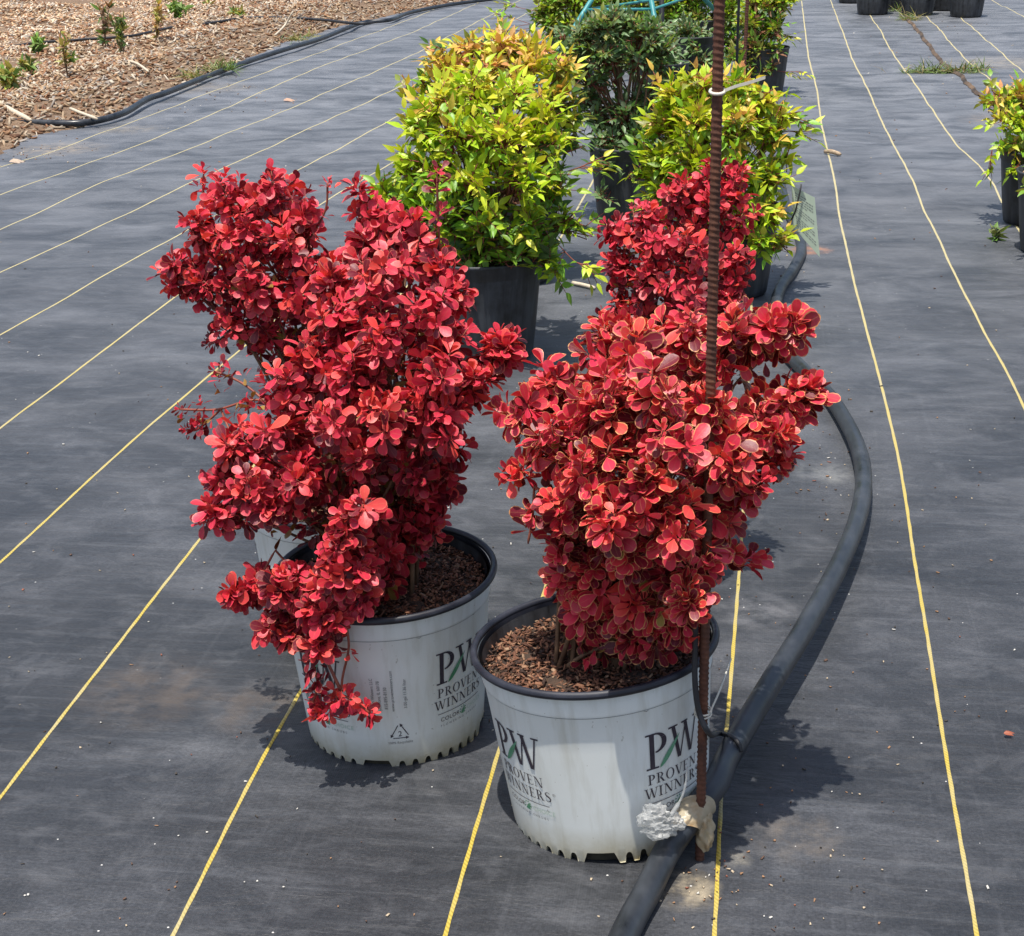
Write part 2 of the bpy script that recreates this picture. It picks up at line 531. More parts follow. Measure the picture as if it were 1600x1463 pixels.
for key, pl in lines.items():
    w = [gp(*p) for p in pl]
    far_dir = (w[-1]-w[-2]).normalized()
    if key not in 'j': w.append(Vector((w[-1].x+.02, max(w[-1].y+3, 24), 0)))
    sp = even_path(w)
    pts = []
    for p in sp:
        if not pts or (p-pts[-1]).length > .012+.003*p.y: pts.append(p)
    vs = []
    for i, p in enumerate(pts):
        t = (pts[min(i+1, len(pts)-1)]-pts[max(i-1, 0)]).normalized()
        s = Vector((t.y, -t.x, 0))
        hw = .0021+.0003*math.sin(i*1.7)+.00022*min(max(p.y, 0), 10)
        jit = s*(.0002*math.sin(i*.9+p.y*31))
        for k in (-1, -.5, .5, 1):
            q = p+s*hw*k+jit
            vs.append((q.x, q.y, cloth_z(q.x, q.y)+(.0010 if abs(k) == .5 else .0004)))
    fs = [(4*i+k, 4*i+k+1, 4*i+k+5, 4*i+k+4) for i in range(len(pts)-1) for k in range(3)]
    cl.add(vs, fs, 1)
# overlap seam of two rolls at the right
seam = [gp(*p) for p in [(1700, 300), (1560, 175), (1527, 151), (1499, 124), (1467, 97), (1442, 63), (1420, 36), (1405, 15)]]
sp = smooth_path(seam, 16)
vs = []
for i, p in enumerate(sp):
    t = (sp[min(i+1, len(sp)-1)]-sp[max(i-1, 0)]).normalized(); s = Vector((t.y, -t.x, 0))
    z = cloth_z(p.x, p.y)
    j = .005*math.sin(i*.7)+.003*math.sin(i*1.9)
    vs += [tuple(p+s*(-.006+j)+Vector((0, 0, z+.003))), tuple(p+s*(.010+j)+Vector((0, 0, z+.016))), tuple(p+s*(.016+j)+Vector((0, 0, z+.004)))]
cl.add(vs, [(3*i+k, 3*i+k+1, 3*i+k+4, 3*i+k+3) for i in range(len(sp)-1) for k in range(2)], 2)
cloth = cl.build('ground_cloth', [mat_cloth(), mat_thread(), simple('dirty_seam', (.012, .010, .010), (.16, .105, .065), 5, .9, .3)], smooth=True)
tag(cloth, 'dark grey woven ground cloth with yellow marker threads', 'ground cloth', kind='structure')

# mulch bed at the upper left, raised a little over the cloth edge
edge_px = [(-420, 400), (-200, 310), (0, 243), (60, 217), (110, 205), (150, 196), (200, 176), (240, 153), (330, 119), (400, 88), (480, 58), (560, 37), (640, 20), (760, 1), (900, -14), (1000, -24)]
edge = smooth_path([gp(*p) for p in edge_px], 8)


def mulch_h(d, x, y):
    n = math.sin(x*2.1+y*.7)*.02+math.sin(x*4.7-y*3.1)*.012+math.sin(x*9+y*8)*.006
    return .004+min(d, .35)*.12+(n+.02)*min(1, d/.5)


mb = MB()
offs = [-.03, .0, .06, .15, .3, .5, .8, 1.2, 1.7, 2.3, 3, 4, 5.5, 8, 12, 20, 40]
rows = []
for i, p in enumerate(edge):
    t = (edge[min(i+1, len(edge)-1)]-edge[max(i-1, 0)]).normalized()
    s = Vector((-.93, .37, 0))
    row = []
    for d in offs:
        q = p+s*d
        if d < .1: q = q+Vector((.02*math.sin(i*2.1), .03*math.sin(i*1.3), 0))
        row.append((q.x, q.y, -.02 if d < 0 else mulch_h(d, q.x, q.y)))
    rows.append(row)
no = len(offs)
mb.add([p for r in rows for p in r], [(i*no+k, (i+1)*no+k, (i+1)*no+k+1, i*no+k+1) for i in range(len(rows)-1) for k in range(no-1)])


def mat_mulch():
    t = NT('mulch_soil')
    n1 = t.noise(t.coords(), 6, 5, .7)
    n2 = t.noise(t.coords((18, 40, 18)), 2, 4, .7)
    c = t.ramp(n1, [(.3, (.11, .055, .028)), (.6, (.24, .14, .075)), (.8, (.36, .25, .15))])
    c = t.mix(.5, c, t.ramp(n2, [(.35, (.08, .045, .025)), (.65, (.38, .29, .2))]))
    return t.set(color=c, rough=.95, normal=t.bump(n2, .8, .03))


tag(mb.build('mulch_bed', mat_mulch(), smooth=True), 'raised bed of brown soil under wood chips at the cloth edge', 'mulch bed', kind='structure')


def color_mesh(name, verts, faces, cols, mat, parent=None, uvs=None, smooth=False):
    """numpy mesh with a colour per vertex"""
    me = bpy.data.meshes.new(name)
    me.vertices.add(len(verts)); me.vertices.foreach_set('co', np.asarray(verts, np.float32).ravel())
    fs = np.asarray(faces, np.int32); k = fs.shape[1]
    me.loops.add(fs.size); me.loops.foreach_set('vertex_index', fs.ravel())
    me.polygons.add(len(fs)); me.polygons.foreach_set('loop_start', np.arange(0, fs.size, k, dtype=np.int32))
    me.update(calc_edges=True)
    ca = me.color_attributes.new('leaf_color', 'FLOAT_COLOR', 'POINT')
    ca.data.foreach_set('color', np.concatenate([cols, np.ones((len(cols), 1))], 1).astype(np.float32).ravel())
    if uvs is not None:
        ul = me.uv_layers.new(name='UVMap')
        ul.data.foreach_set('uv', np.asarray(uvs, np.float32)[fs.ravel()].ravel())
    if smooth: me.polygons.foreach_set('use_smooth', np.ones(len(fs), bool))
    me.materials.append(mat)
    me.validate()
    o = bpy.data.objects.new(name, me)
    COL.objects.link(o)
    if parent: o.parent = parent
    return o


def chips_mesh(name, P, size, cols, mat, parent=None, tilt=.35):
    """many small bark pieces, one mesh; P (n,3), size (n,3)"""
    n = len(P)
    cube = np.array([(x, y, z) for z in (-.5, .5) for y in (-.5, .5) for x in (-.5, .5)], float)
    a = rng.uniform(0, 2*PI, n); tx = rng.normal(0, tilt, n); ty = rng.normal(0, tilt, n)
    V = cube[None]*size[:, None, :]
    V[:, :, 1] *= (1+.7*np.where(cube[None, :, 0] > 0, rng.uniform(-1, .2, n)[:, None], 0))     # uneven ends
    V[:, :, 2] += np.where((cube[None, :, 0] > 0), rng.normal(0, .3, n)[:, None]*size[:, 2:3], 0)
    c, s = np.cos(tx)[:, None], np.sin(tx)[:, None]
    V = np.stack([V[:, :, 0], V[:, :, 1]*c-V[:, :, 2]*s, V[:, :, 1]*s+V[:, :, 2]*c], 2)
    c, s = np.cos(ty)[:, None], np.sin(ty)[:, None]
    V = np.stack([V[:, :, 0]*c+V[:, :, 2]*s, V[:, :, 1], -V[:, :, 0]*s+V[:, :, 2]*c], 2)
    c, s = np.cos(a)[:, None], np.sin(a)[:, None]
    V = np.stack([V[:, :, 0]*c-V[:, :, 1]*s, V[:, :, 0]*s+V[:, :, 1]*c, V[:, :, 2]], 2)
    V += P[:, None, :]
    F = np.array([(0, 2, 3, 1), (4, 5, 7, 6), (0, 1, 5, 4), (2, 6, 7, 3), (0, 4, 6, 2), (1, 3, 7, 5)])
    faces = (F[None]+8*np.arange(n)[:, None, None]).reshape(-1, 4)
    return color_mesh(name, V.reshape(-1, 3), faces, np.repeat(cols, 8, 0), mat, parent)


# wood chips over the bed: nobody could count them
pal = np.array([(.52, .35, .20), (.66, .52, .36), (.36, .18, .09), (.22, .10, .05), (.74, .64, .50), (.42, .23, .115), (.58, .42, .27), (.46, .40, .34)])
NCH = 60000
ei = rng.integers(0, len(edge)-1, NCH)
dd = rng.beta(1.0, 1.9, NCH)*7.0
ev = np.array([tuple(p) for p in edge])
fr = rng.uniform(0, 1, NCH)[:, None]
base = ev[ei]*(1-fr)+ev[ei+1]*fr
seglen = np.linalg.norm(ev[ei+1]-ev[ei], axis=1)
keep = rng.uniform(0, 1, NCH) < np.clip(seglen/seglen.max()*1.6, .1, 1)
base, dd = base[keep], dd[keep]
P = base+np.array([-.93, .37, 0])*dd[:, None]
P[:, 2] = [mulch_h(d, p[0], p[1])+.006 for d, p in zip(dd, P)]
n = len(P)
bare = (dd < .5) & (rng.uniform(0, 1, n) < .45)
P, dd = P[~bare], dd[~bare]; n = len(P)
size = np.stack([.014+.085*rng.beta(1.1, 3.4, n), rng.uniform(.004, .019, n), rng.uniform(.003, .012, n)], 1)
cc = pal[rng.integers(0, len(pal), n)]*rng.uniform(.7, 1.15, (n, 1))
cc *= (.72+.42*np.clip((dd-.1)/2.2, 0, 1))[:, None]
tag(chips_mesh('wood_chips', P, size, cc, M['chip'], tilt=.42), 'pale and brown wood chip mulch covering the bed', 'mulch', kind='stuff')


# ------------------------------------------------------------------ leaves
OBOVATE = ([0, .15, .35, .58, .78, .92, 1.0], [.10, .22, .58, .94, .98, .66, .16])
LANCE = ([0, .10, .28, .50, .76, 1.0], [.06, .55, 1.0, .90, .48, .03])
ROUNDISH = ([0, .12, .4, .7, 1.0], [.08, .55, 1.0, .75, .06])


class Leaves:
    def __init__(s): s.o, s.d, s.n, s.L, s.W, s.c, s.droop, s.fold = [], [], [], [], [], [], [], []

    def add(s, o, d, nrm, L, W, c, droop=.15, fold=.12):
        s.o.append(tuple(o)); s.d.append(tuple(d)); s.n.append(tuple(nrm)); s.L.append(L); s.W.append(W); s.c.append(c); s.droop.append(droop); s.fold.append(fold)

    def build(s, name, mat, parent, inv, prof=OBOVATE):
        o, d, nn = (np.array(a, float) for a in (s.o, s.d, s.n))
        L, W, dr, fo = (np.array(a, float) for a in (s.L, s.W, s.droop, s.fold))
        d /= np.linalg.norm(d, axis=1, keepdims=True)+1e-9
        nn = nn-d*(nn*d).sum(1, keepdims=True)
        nn /= np.linalg.norm(nn, axis=1, keepdims=True)+1e-9
        sd_ = np.cross(d, nn)
        t, w = np.array(prof[0]), np.array(prof[1]); k = len(t); N = len(o)
        spine = o[:, None]+d[:, None]*(L[:, None]*t)[:, :, None]-nn[:, None]*(dr[:, None]*L[:, None]*t*t)[:, :, None]
        half = (W[:, None]*w/2)[:, :, None]
        lift = nn[:, None]*(fo[:, None]*W[:, None]*w)[:, :, None]
        V = np.stack([spine-sd_[:, None]*half+lift, spine, spine+sd_[:, None]*half+lift], 2).reshape(N*k*3, 3)
        F = np.array([(3*i+j, 3*i+j+1, 3*i+j+4, 3*i+j+3) for i in range(k-1) for j in range(2)])
        faces = (F[None]+3*k*np.arange(N)[:, None, None]).reshape(-1, 4)
        uv = np.tile(np.stack([np.tile([0, .5, 1.0], k), np.repeat(t, 3)], 1), (N, 1))
        cols = np.repeat(np.array(s.c, float), 3*k, 0)
        mi = np.array(inv)
        V = V @ mi[:3, :3].T+mi[:3, 3]
        return color_mesh(name, V, faces, cols, mat, parent, uv, True)


def rand_dir(zb=0.0, yb=0.0):
    v = Vector((random.gauss(0, 1), random.gauss(0, 1)+yb, random.gauss(0, 1)+zb))
    return v.normalized()


def jitter(c, s=.12):
    k = random.uniform(1-s, 1+s)
    return (max(0, c[0]*k), max(0, c[1]*k*random.uniform(1-s, 1+s)), max(0, c[2]*k*random.uniform(1-s, 1+s)))


def mixc(a, b, t): return tuple(a[i]*(1-t)+b[i]*t for i in range(3))


def bez(a, b, c, n=8): return [a*(1-t)**2+b*2*t*(1-t)+c*t*t for t in [i/n for i in range(n+1)]]


YOUNG, RED, OLD_SHADE, GREENISH = (.82, .072, .068), (.66, .037, .072), (.18, .008, .022), (.34, .22, .05)  # dark older leaves, deepened to paint the shade inside the crowns
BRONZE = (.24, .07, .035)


def whorl(lv, p, axis, n, L, tilt0, tilt1, cset, W=.6):
    a = axis.orthogonal().normalized(); b = axis.cross(a)
    ph = random.uniform(0, 6.28)
    for i in range(n):
        th = ph+i*2.39996
        f = i/max(1, n-1)
        tl = R(tilt0*(1-f)+tilt1*f+random.uniform(-20, 20))
        rad = a*math.cos(th)+b*math.sin(th)
        d = axis*math.cos(tl)+rad*math.sin(tl)
        nr = axis*math.sin(tl)-rad*math.cos(tl)+Vector((random.gauss(0, .36), random.gauss(0, .36), random.gauss(0, .36)))
        l = L*random.uniform(.6, 1.12)*(.62+.38*f)
        r = random.random()
        c = cset[0] if r < .42 else cset[1] if r < .86 else cset[2]
        lv.add(p+d*.003-axis*(.006*f), d, nr, l, l*W*random.uniform(.88, 1.1), jitter(c, .15), random.uniform(.02, .28), random.uniform(.05, .16))


def barberry(name, label, pos, rot, lobes, L, edged, twigs=(), seed=1, spin=0.0, density=1.0, trail=(), side_off=PI/4):
    random.seed(seed)
    root = empty(name, pos, rot)
    tag(root, label, 'potted shrub', 'red barberry shrubs in white pots')
    mw = root_matrix(root); inv = mw.inverted()
    white_pot(root, spin, side_off)
    lv, st, sh = Leaves(), MB(), MB()
    soil = mw @ Vector((0, 0, .21))
    axis_px = soil
    allb = []
    for (px, py, r, dy, k) in lobes:
        c = at(px, py, pos[1]+dy); rad = r*px_scale(c)
        allb.append((c, rad, k, False))
        if r >= 40:
            c2 = at(px, py, pos[1]+dy+.11)
            c2 = c2.lerp(Vector((soil.x, c2.y, c2.z)), .15)
            allb.append((c2, rad*.95, k*.55, True))
    for (c, rad, k, back) in allb:
        s0 = soil+Vector((random.uniform(-.045, .045), random.uniform(-.045, .045), -.01))
        ctrl = Vector((s0.x*.6+c.x*.4, s0.y*.6+c.y*.4, max(s0.z+.05, c.z*.75+s0.z*.25)))
        path = bez(s0, ctrl, c, 9)
        st.tube(path, [.0034*(1-.7*i/9) for i in range(10)], 5)
        # leaves along the bearing stem
        for i in range(3, 10):
            for rep_ in range(2):
                if random.random() < .8*k:
                    q = path[i]+rand_dir()*.008; t = (path[min(i+1, 9)]-path[i-1]).normalized()
                    whorl(lv, q, (t+rand_dir()*.9).normalized(), random.randint(4, 6), L*.85, 50, 105, (RED, OLD_SHADE, OLD_SHADE) if random.random() < .7 else (OLD_SHADE, GREENISH, BRONZE))
        ns = max(2, int(round((3.6+rad*90)*k*density)))
        for j in range(ns):
            u = rand_dir(.5, -.35 if not back else .5)
            tip = c+Vector((u.x, u.y, u.z))*rad*random.uniform(.35, 1.0)
            ax = (u+Vector((0, 0, .5))+rand_dir()*.5).normalized()
            s1 = path[random.choice((7, 8, 9))]
            sp_ = bez(s1, (s1+tip)/2-Vector((0, 0, .25*rad)), tip, 4)
            st.tube(sp_, [.0013, .0012, .001, .0009, .0007], 4, mat=1)
            bright = random.random()
            cs = (YOUNG, YOUNG, RED) if bright < .08 else (YOUNG, RED, OLD_SHADE) if bright < .48 else (RED, RED, OLD_SHADE) if bright < .8 else (RED, OLD_SHADE, OLD_SHADE)
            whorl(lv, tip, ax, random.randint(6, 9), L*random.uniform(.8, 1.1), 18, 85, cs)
            whorl(lv, sp_[3].lerp(sp_[4], .3), ax, random.randint(5, 7), L*1.0, 65, 100, (RED, RED, OLD_SHADE))
            whorl(lv, sp_[2], ax, random.randint(4, 6), L*.95, 65, 110, (RED, OLD_SHADE, OLD_SHADE))
    for tw in list(twigs)+list(trail):
        pts = smooth_path([at(px, py, pos[1]+dy) for (px, py, dy) in tw['pts']], 6)
        near = min((c for (c, rad, k, back) in allb), key=lambda c: (c-pts[0]).length)
        st.tube([near]+pts, [.0016]*len(pts)+[.0008], 5, mat=1)
        for i, q in enumerate(pts):
            f = i/(len(pts)-1)
            if f < tw.get('from', .3): continue
            if random.random() < tw.get('dens', .8):
                t = (pts[min(i+1, len(pts)-1)]-pts[max(i-1, 0)]).normalized()
                ax = (t*.5+Vector((0, -.25, .55))+rand_dir()*.5).normalized()
                whorl(lv, q+rand_dir()*tw.get('spread', .006), ax, random.randint(4, 7), L*tw.get('size', .9), 30, 95, tw.get('cols', (RED, YOUNG, OLD_SHADE)))
        if tw.get('tip', True): whorl(lv, pts[-1], (pts[-1]-pts[-2]).normalized(), 7, L*tw.get('size', .9)*.8, 20, 75, tw.get('cols', (YOUNG, RED, OLD_SHADE)))
    st.build('stems', [M['stem'], M['redstem']], root, True, inv)
    lv.build('foliage', M['leaf_edged'] if edged else M['leaf_red'], root, inv)
    return root


# ------------------------------------------------------------------ white printed pot
RT, RB, PH = .143, .1185, .236


def pot_r(z): return RB+(RT-.004-RB)*(z/PH)


def lathe(prof, seg=96, close=False):
    vs, fs = [], []
    for (r, z) in prof:
        for k in range(seg):
            th = 2*PI*k/seg
            vs.append((r*math.cos(th), r*math.sin(th), z))
    n = len(prof)
    for i in range(n-1):
        for k in range(seg):
            fs.append((i*seg+k, i*seg+(k+1) % seg, (i+1)*seg+(k+1) % seg, (i+1)*seg+k))
    return vs, fs


# serif capitals as little polygons, cap height 1
def ring_arc(cx, cy, rxo, ryo, rxi, ryi, a0, a1, n=18):
    out = []
    for i in range(n):
        b0, b1 = R(a0+(a1-a0)*i/n), R(a0+(a1-a0)*(i+1)/n)
        out.append([(cx+rxo*math.cos(b0), cy+ryo*math.sin(b0)), (cx+rxo*math.cos(b1), cy+ryo*math.sin(b1)), (cx+rxi*math.cos(b1), cy+ryi*math.sin(b1)), (cx+rxi*math.cos(b0), cy+ryi*math.sin(b0))])
    return out


def rect(x0, y0, x1, y1): return [(x0, y0), (x1, y0), (x1, y1), (x0, y1)]


def slab(x0, y0, x1, y1, w): return [(x0, y0), (x0+w, y0), (x1+w, y1), (x1, y1)]


def glyph(ch):
    S = .045
    if ch == 'P': return [rect(.12, S, .27, 1-S), rect(.0, 0, .40, S), rect(.0, 1-S, .30, 1)]+ring_arc(.30, .72, .38, .28, .22, .235, -90, 90), .72
    if ch == 'R': return [rect(.12, S, .26, 1-S), rect(.0, 0, .38, S), rect(.0, 1-S, .30, 1), slab(.62, S, .34, .48, .17), rect(.60, 0, .90, S)]+ring_arc(.30, .74, .36, .26, .21, .215, -90, 90), .86
    if ch == 'O': return ring_arc(.45, .5, .45, .52, .30, .48, 0, 360, 30), .92
    if ch == 'V': return [slab(.34, 0, .06, 1-S, .15), slab(.42, .0, .70, 1-S, .055), rect(.0-.05, 1-S, .30, 1), rect(.58, 1-S, .88, 1)], .82
    if ch == 'E': return [rect(.12, S, .26, 1-S), rect(.0, 0, .68, S), rect(.0, 1-S, .64, 1), rect(.26, .49, .50, .53), rect(.60, 1-.2, .64, 1-S), rect(.64, S, .68, .2), rect(.47, .42, .50, .49), rect(.47, .53, .50, .60)], .74
    if ch == 'N': return [rect(.13, S, .18, 1-S), slab(.70, 0, .13, 1-S, .16), rect(.80, S+.02, .85, 1-S), rect(.02, 0, .30, S), rect(-.02, 1-S, .25, 1), rect(.68, 1-S, .97, 1)], .98
    if ch == 'W': return [slab(.30, 0, .06, 1-S, .14), slab(.38, 0, .62, 1-S, .05), slab(.80, 0, .56, 1-S+.0, .14), slab(.88, 0, 1.12, 1-S, .05), rect(-.06, 1-S, .30, 1), rect(.46, 1-S, .74, 1), rect(1.0, 1-S, 1.28, 1)], 1.24
    if ch == 'I': return [rect(.13, S, .27, 1-S), rect(.0, 0, .40, S), rect(.0, 1-S, .40, 1)], .44
    if ch == 'S':
        cen = [(.55, .80), (.50, .92), (.34, .97), (.17, .91), (.12, .77), (.20, .64), (.36, .54), (.52, .43), (.57, .26), (.50, .10), (.33, .03), (.16, .07), (.08, .22)]
        wd = [.03, .05, .05, .09, .13, .15, .16, .15, .13, .09, .05, .05, .03]
        pts = [Vector((x, y, 0)) for x, y in cen]
        sp_ = smooth_path(pts, 3)
        out, prev = [], None
        for i, p in enumerate(sp_):
            t = (sp_[min(i+1, len(sp_)-1)]-sp_[max(i-1, 0)]).normalized()
            w = np.interp(i/3, range(13), wd)/2
            a, b = (p.x-t.y*w, p.y+t.x*w), (p.x+t.y*w, p.y-t.x*w)
            if prev: out.append([prev[0], a, b, prev[1]])
            prev = (a, b)
        return out, .66
    return [], .35


def serif_text(txt, x, y, h, track=.0, sx=1.0):
    polys = []
    for ch in txt:
        g_, adv = glyph(ch)
        polys += [[(x+px*h*sx, y+py*h) for px, py in p] for p in g_]
        x += (adv+track)*h*sx
    return polys, x


def serif_width(txt, h, track=0, sx=1.0): return sum((glyph(c)[1]+track)*h*sx for c in txt)-track*h*sx


def sans_tris(txt, h, space=1.0):
    """triangles of a line of sans lettering, from the built-in font"""
    cu_ = bpy.data.curves.new('txt', 'FONT')
    cu_.body = txt; cu_.size = h/.70; cu_.space_character = space; cu_.resolution_u = 3
    ob = bpy.data.objects.new('txt', cu_)
    COL.objects.link(ob)
    dg = bpy.context.evaluated_depsgraph_get()
    me = bpy.data.meshes.new_from_object(ob.evaluated_get(dg))
    v = [tuple(p.co[:2]) for p in me.vertices]
    polys = [[v[i] for i in p.vertices] for p in me.polygons]
    bpy.data.objects.remove(ob); bpy.data.curves.remove(cu_); bpy.data.meshes.remove(me)
    w = max([p[0] for p in v]) if v else 0
    return polys, w


def shift(polys, dx, dy, rot=0.0):
    c, s = math.cos(rot), math.sin(rot)
    return [[(x*c-y*s+dx, x*s+y*c+dy) for x, y in p] for p in polys]


def wrap(mb_, polys, th0, z0, mat, off=.0007):
    """lay flat lettering (x to the right, y up, metres) round the tapering wall"""
    for i, p in enumerate(polys):
        # cut wide pieces into narrow ones so they follow the curve
        vs = [Vector((x, y, 0)) for x, y in p]
        bm = bmesh.new()
        bm.faces.new([bm.verts.new(v) for v in vs])
        x0, x1 = min(v.x for v in vs), max(v.x for v in vs)
        step = .006
        k = math.floor(x0/step)+1
        while k*step < x1:
            bmesh.ops.bisect_plane(bm, geom=bm.verts[:]+bm.edges[:]+bm.faces[:], plane_co=(k*step, 0, 0), plane_no=(1, 0, 0))
            k += 1
        bm.verts.index_update()
        out = []
        for v in bm.verts:
            z = z0+v.co.y
            r = pot_r(z)+off+(i % 5)*.00004
            th = th0+v.co.x/(pot_r(PH*.6))
            out.append((r*math.cos(th), r*math.sin(th), z))
        mb_.add(out, [tuple(v.index for v in f.verts) for f in bm.faces], mat)
        bm.free()


def circle(cx, cy, r, n=12): return [(cx+r*math.cos(2*PI*i/n), cy+r*math.sin(2*PI*i/n)) for i in range(n)]


def logo_polys():
    ink, green, pale, grey = [], [], [], []
    # big P and W
    p, x = serif_text('P', -.041, .066, .047, 0, .86); ink += p
    p, x = serif_text('W', -.0085, .069, .044, 0, .86); ink += p
    # leaf between them
    lf = []
    for i in range(9):
        t = i/8
        lf.append((-.024+.029*t, .066+.043*t**1.3-.010*math.sin(PI*t)*1.0))
    for i in range(9):
        t = 1-i/8
        lf.append((-.024+.029*t+.002*t, .066+.043*t**.9+.006*math.sin(PI*t)))
    lf = [(-.024+.030*(i/8), .0655+.036*(i/8)**1.6) for i in range(9)]+[(-.024+.030*(1-i/8)-.004*math.sin(PI*i/8), .0655+.036*(1-i/8)**.75) for i in range(1, 8)]
    for i in range(8):
        a0, a1 = lf[i], lf[i+1]
        b0 = (-.024+.030*(i/8)-.002*math.sin(PI*i/8), .0655+.036*(i/8)**.85) if i else a0
        b1 = (-.024+.030*((i+1)/8)-.002*math.sin(PI*(i+1)/8), .0655+.036*((i+1)/8)**.85)
        green.append([a0, a1, b1, b0] if i else [a0, a1, b1])
    h = .0135
    w = serif_width('PROVEN', h, .12); p, _ = serif_text('PROVEN', -w/2-.002, .046, h, .12); ink += p
    w = serif_width('WINNERS', h, .12); p, xe = serif_text('WINNERS', -w/2, .028, h, .12); ink += p
    p, w_ = sans_tris('\u00ae', .004); grey += shift(p, xe+.001, .037)
    ink.append(rect(-.040, .0205, .040, .0213))
    p, w_ = sans_tris('COLOR', .0062, 1.1); ink += shift(p, -.036, .0085)
    p, w2 = sans_tris('CHOICE', .0062, 1.1); pale += shift(p, .012, .0085)
    # leaf and ring of dots
    cx, cy = .003, .0125
    for i in range(7):
        a = R(200-i*42)
        green.append(circle(cx+.0056*math.cos(a), cy+.0056*math.sin(a), .0011, 8))
    green.append([(cx-.004, cy-.0045), (cx+.001, cy-.006), (cx+.0045, cy-.001), (cx+.003, cy+.004), (cx-.0005, cy+.0005)])
    p, w_ = sans_tris('FLOWERING SHRUBS', .0033, 1.75); grey += shift(p, -.036, .0005)
    return ink, green, pale, grey


LOGO = None


def side_print():
    """address block turned on its side, and the recycling triangle"""
    grey = []
    for i, t in enumerate(('Proven Winners LLC', 'Sycamore, IL 60178', '815-895-8130', 'www.provenwinners.com')):
        p, w = sans_tris(t, .0042, 1.0)
        grey += shift(p, -.022+i*.0085, .052+(.004 if i == 2 else 0), PI/2)
    p, w = sans_tris('3.00 gal 11.36 liter', .0042); grey += shift(p, .020, .055, PI/2)
    ink = []
    T = [Vector((.008+.0155*math.cos(R(90+120*k)), .018+.0155*math.sin(R(90+120*k)), 0)) for k in range(3)]
    for k in range(3):
        a, b = T[k], T[(k+1) % 3]
        d = (b-a).normalized(); nn = Vector((-d.y, d.x, 0))
        s, e = a+d*.004, b-d*.0055
        ink.append([tuple((s-nn*.0006)[:2]), tuple((e-nn*.0006)[:2]), tuple((e+nn*.0006)[:2]), tuple((s+nn*.0006)[:2])])
        ink.append([tuple((e-nn*.0024)[:2]), tuple((e+d*.0045)[:2]), tuple((e+nn*.0024)[:2])])
        e2 = b+(T[(k+2) % 3]-b).normalized()*.004
        m = e+d*.0035
        ink.append([tuple((m-nn*.0006)[:2]), tuple((e2-nn*.0005)[:2]), tuple((e2+nn*.0006)[:2]), tuple((m+nn*.0006)[:2])])
    p, w = sans_tris('2', .008); ink += shift(p, .008-w/2, .013)
    p, w = sans_tris('100% Recyclable', .0036); grey += shift(p, .008-w/2, .0015)
    return ink, grey


SIDE = None
POT_MESH = {}


def foot_z(th):
    """lower edge of the wall: rows of small drain slots between four wide notches"""
    a = (th/(PI/2)) % 1.0
    if a < .085 or a > .915: return .015
    if a < .115: return .015*(.115-a)/.03
    if a > .885: return .015*(a-.885)/.03
    s = (a-.13)/.74*8
    f = s % 1.0
    if 0 <= s < 8 and .22 < f < .78: return .0135*math.sqrt(max(0.05, 1-(abs(f-.5)/.28)**2.5))
    return 0.0


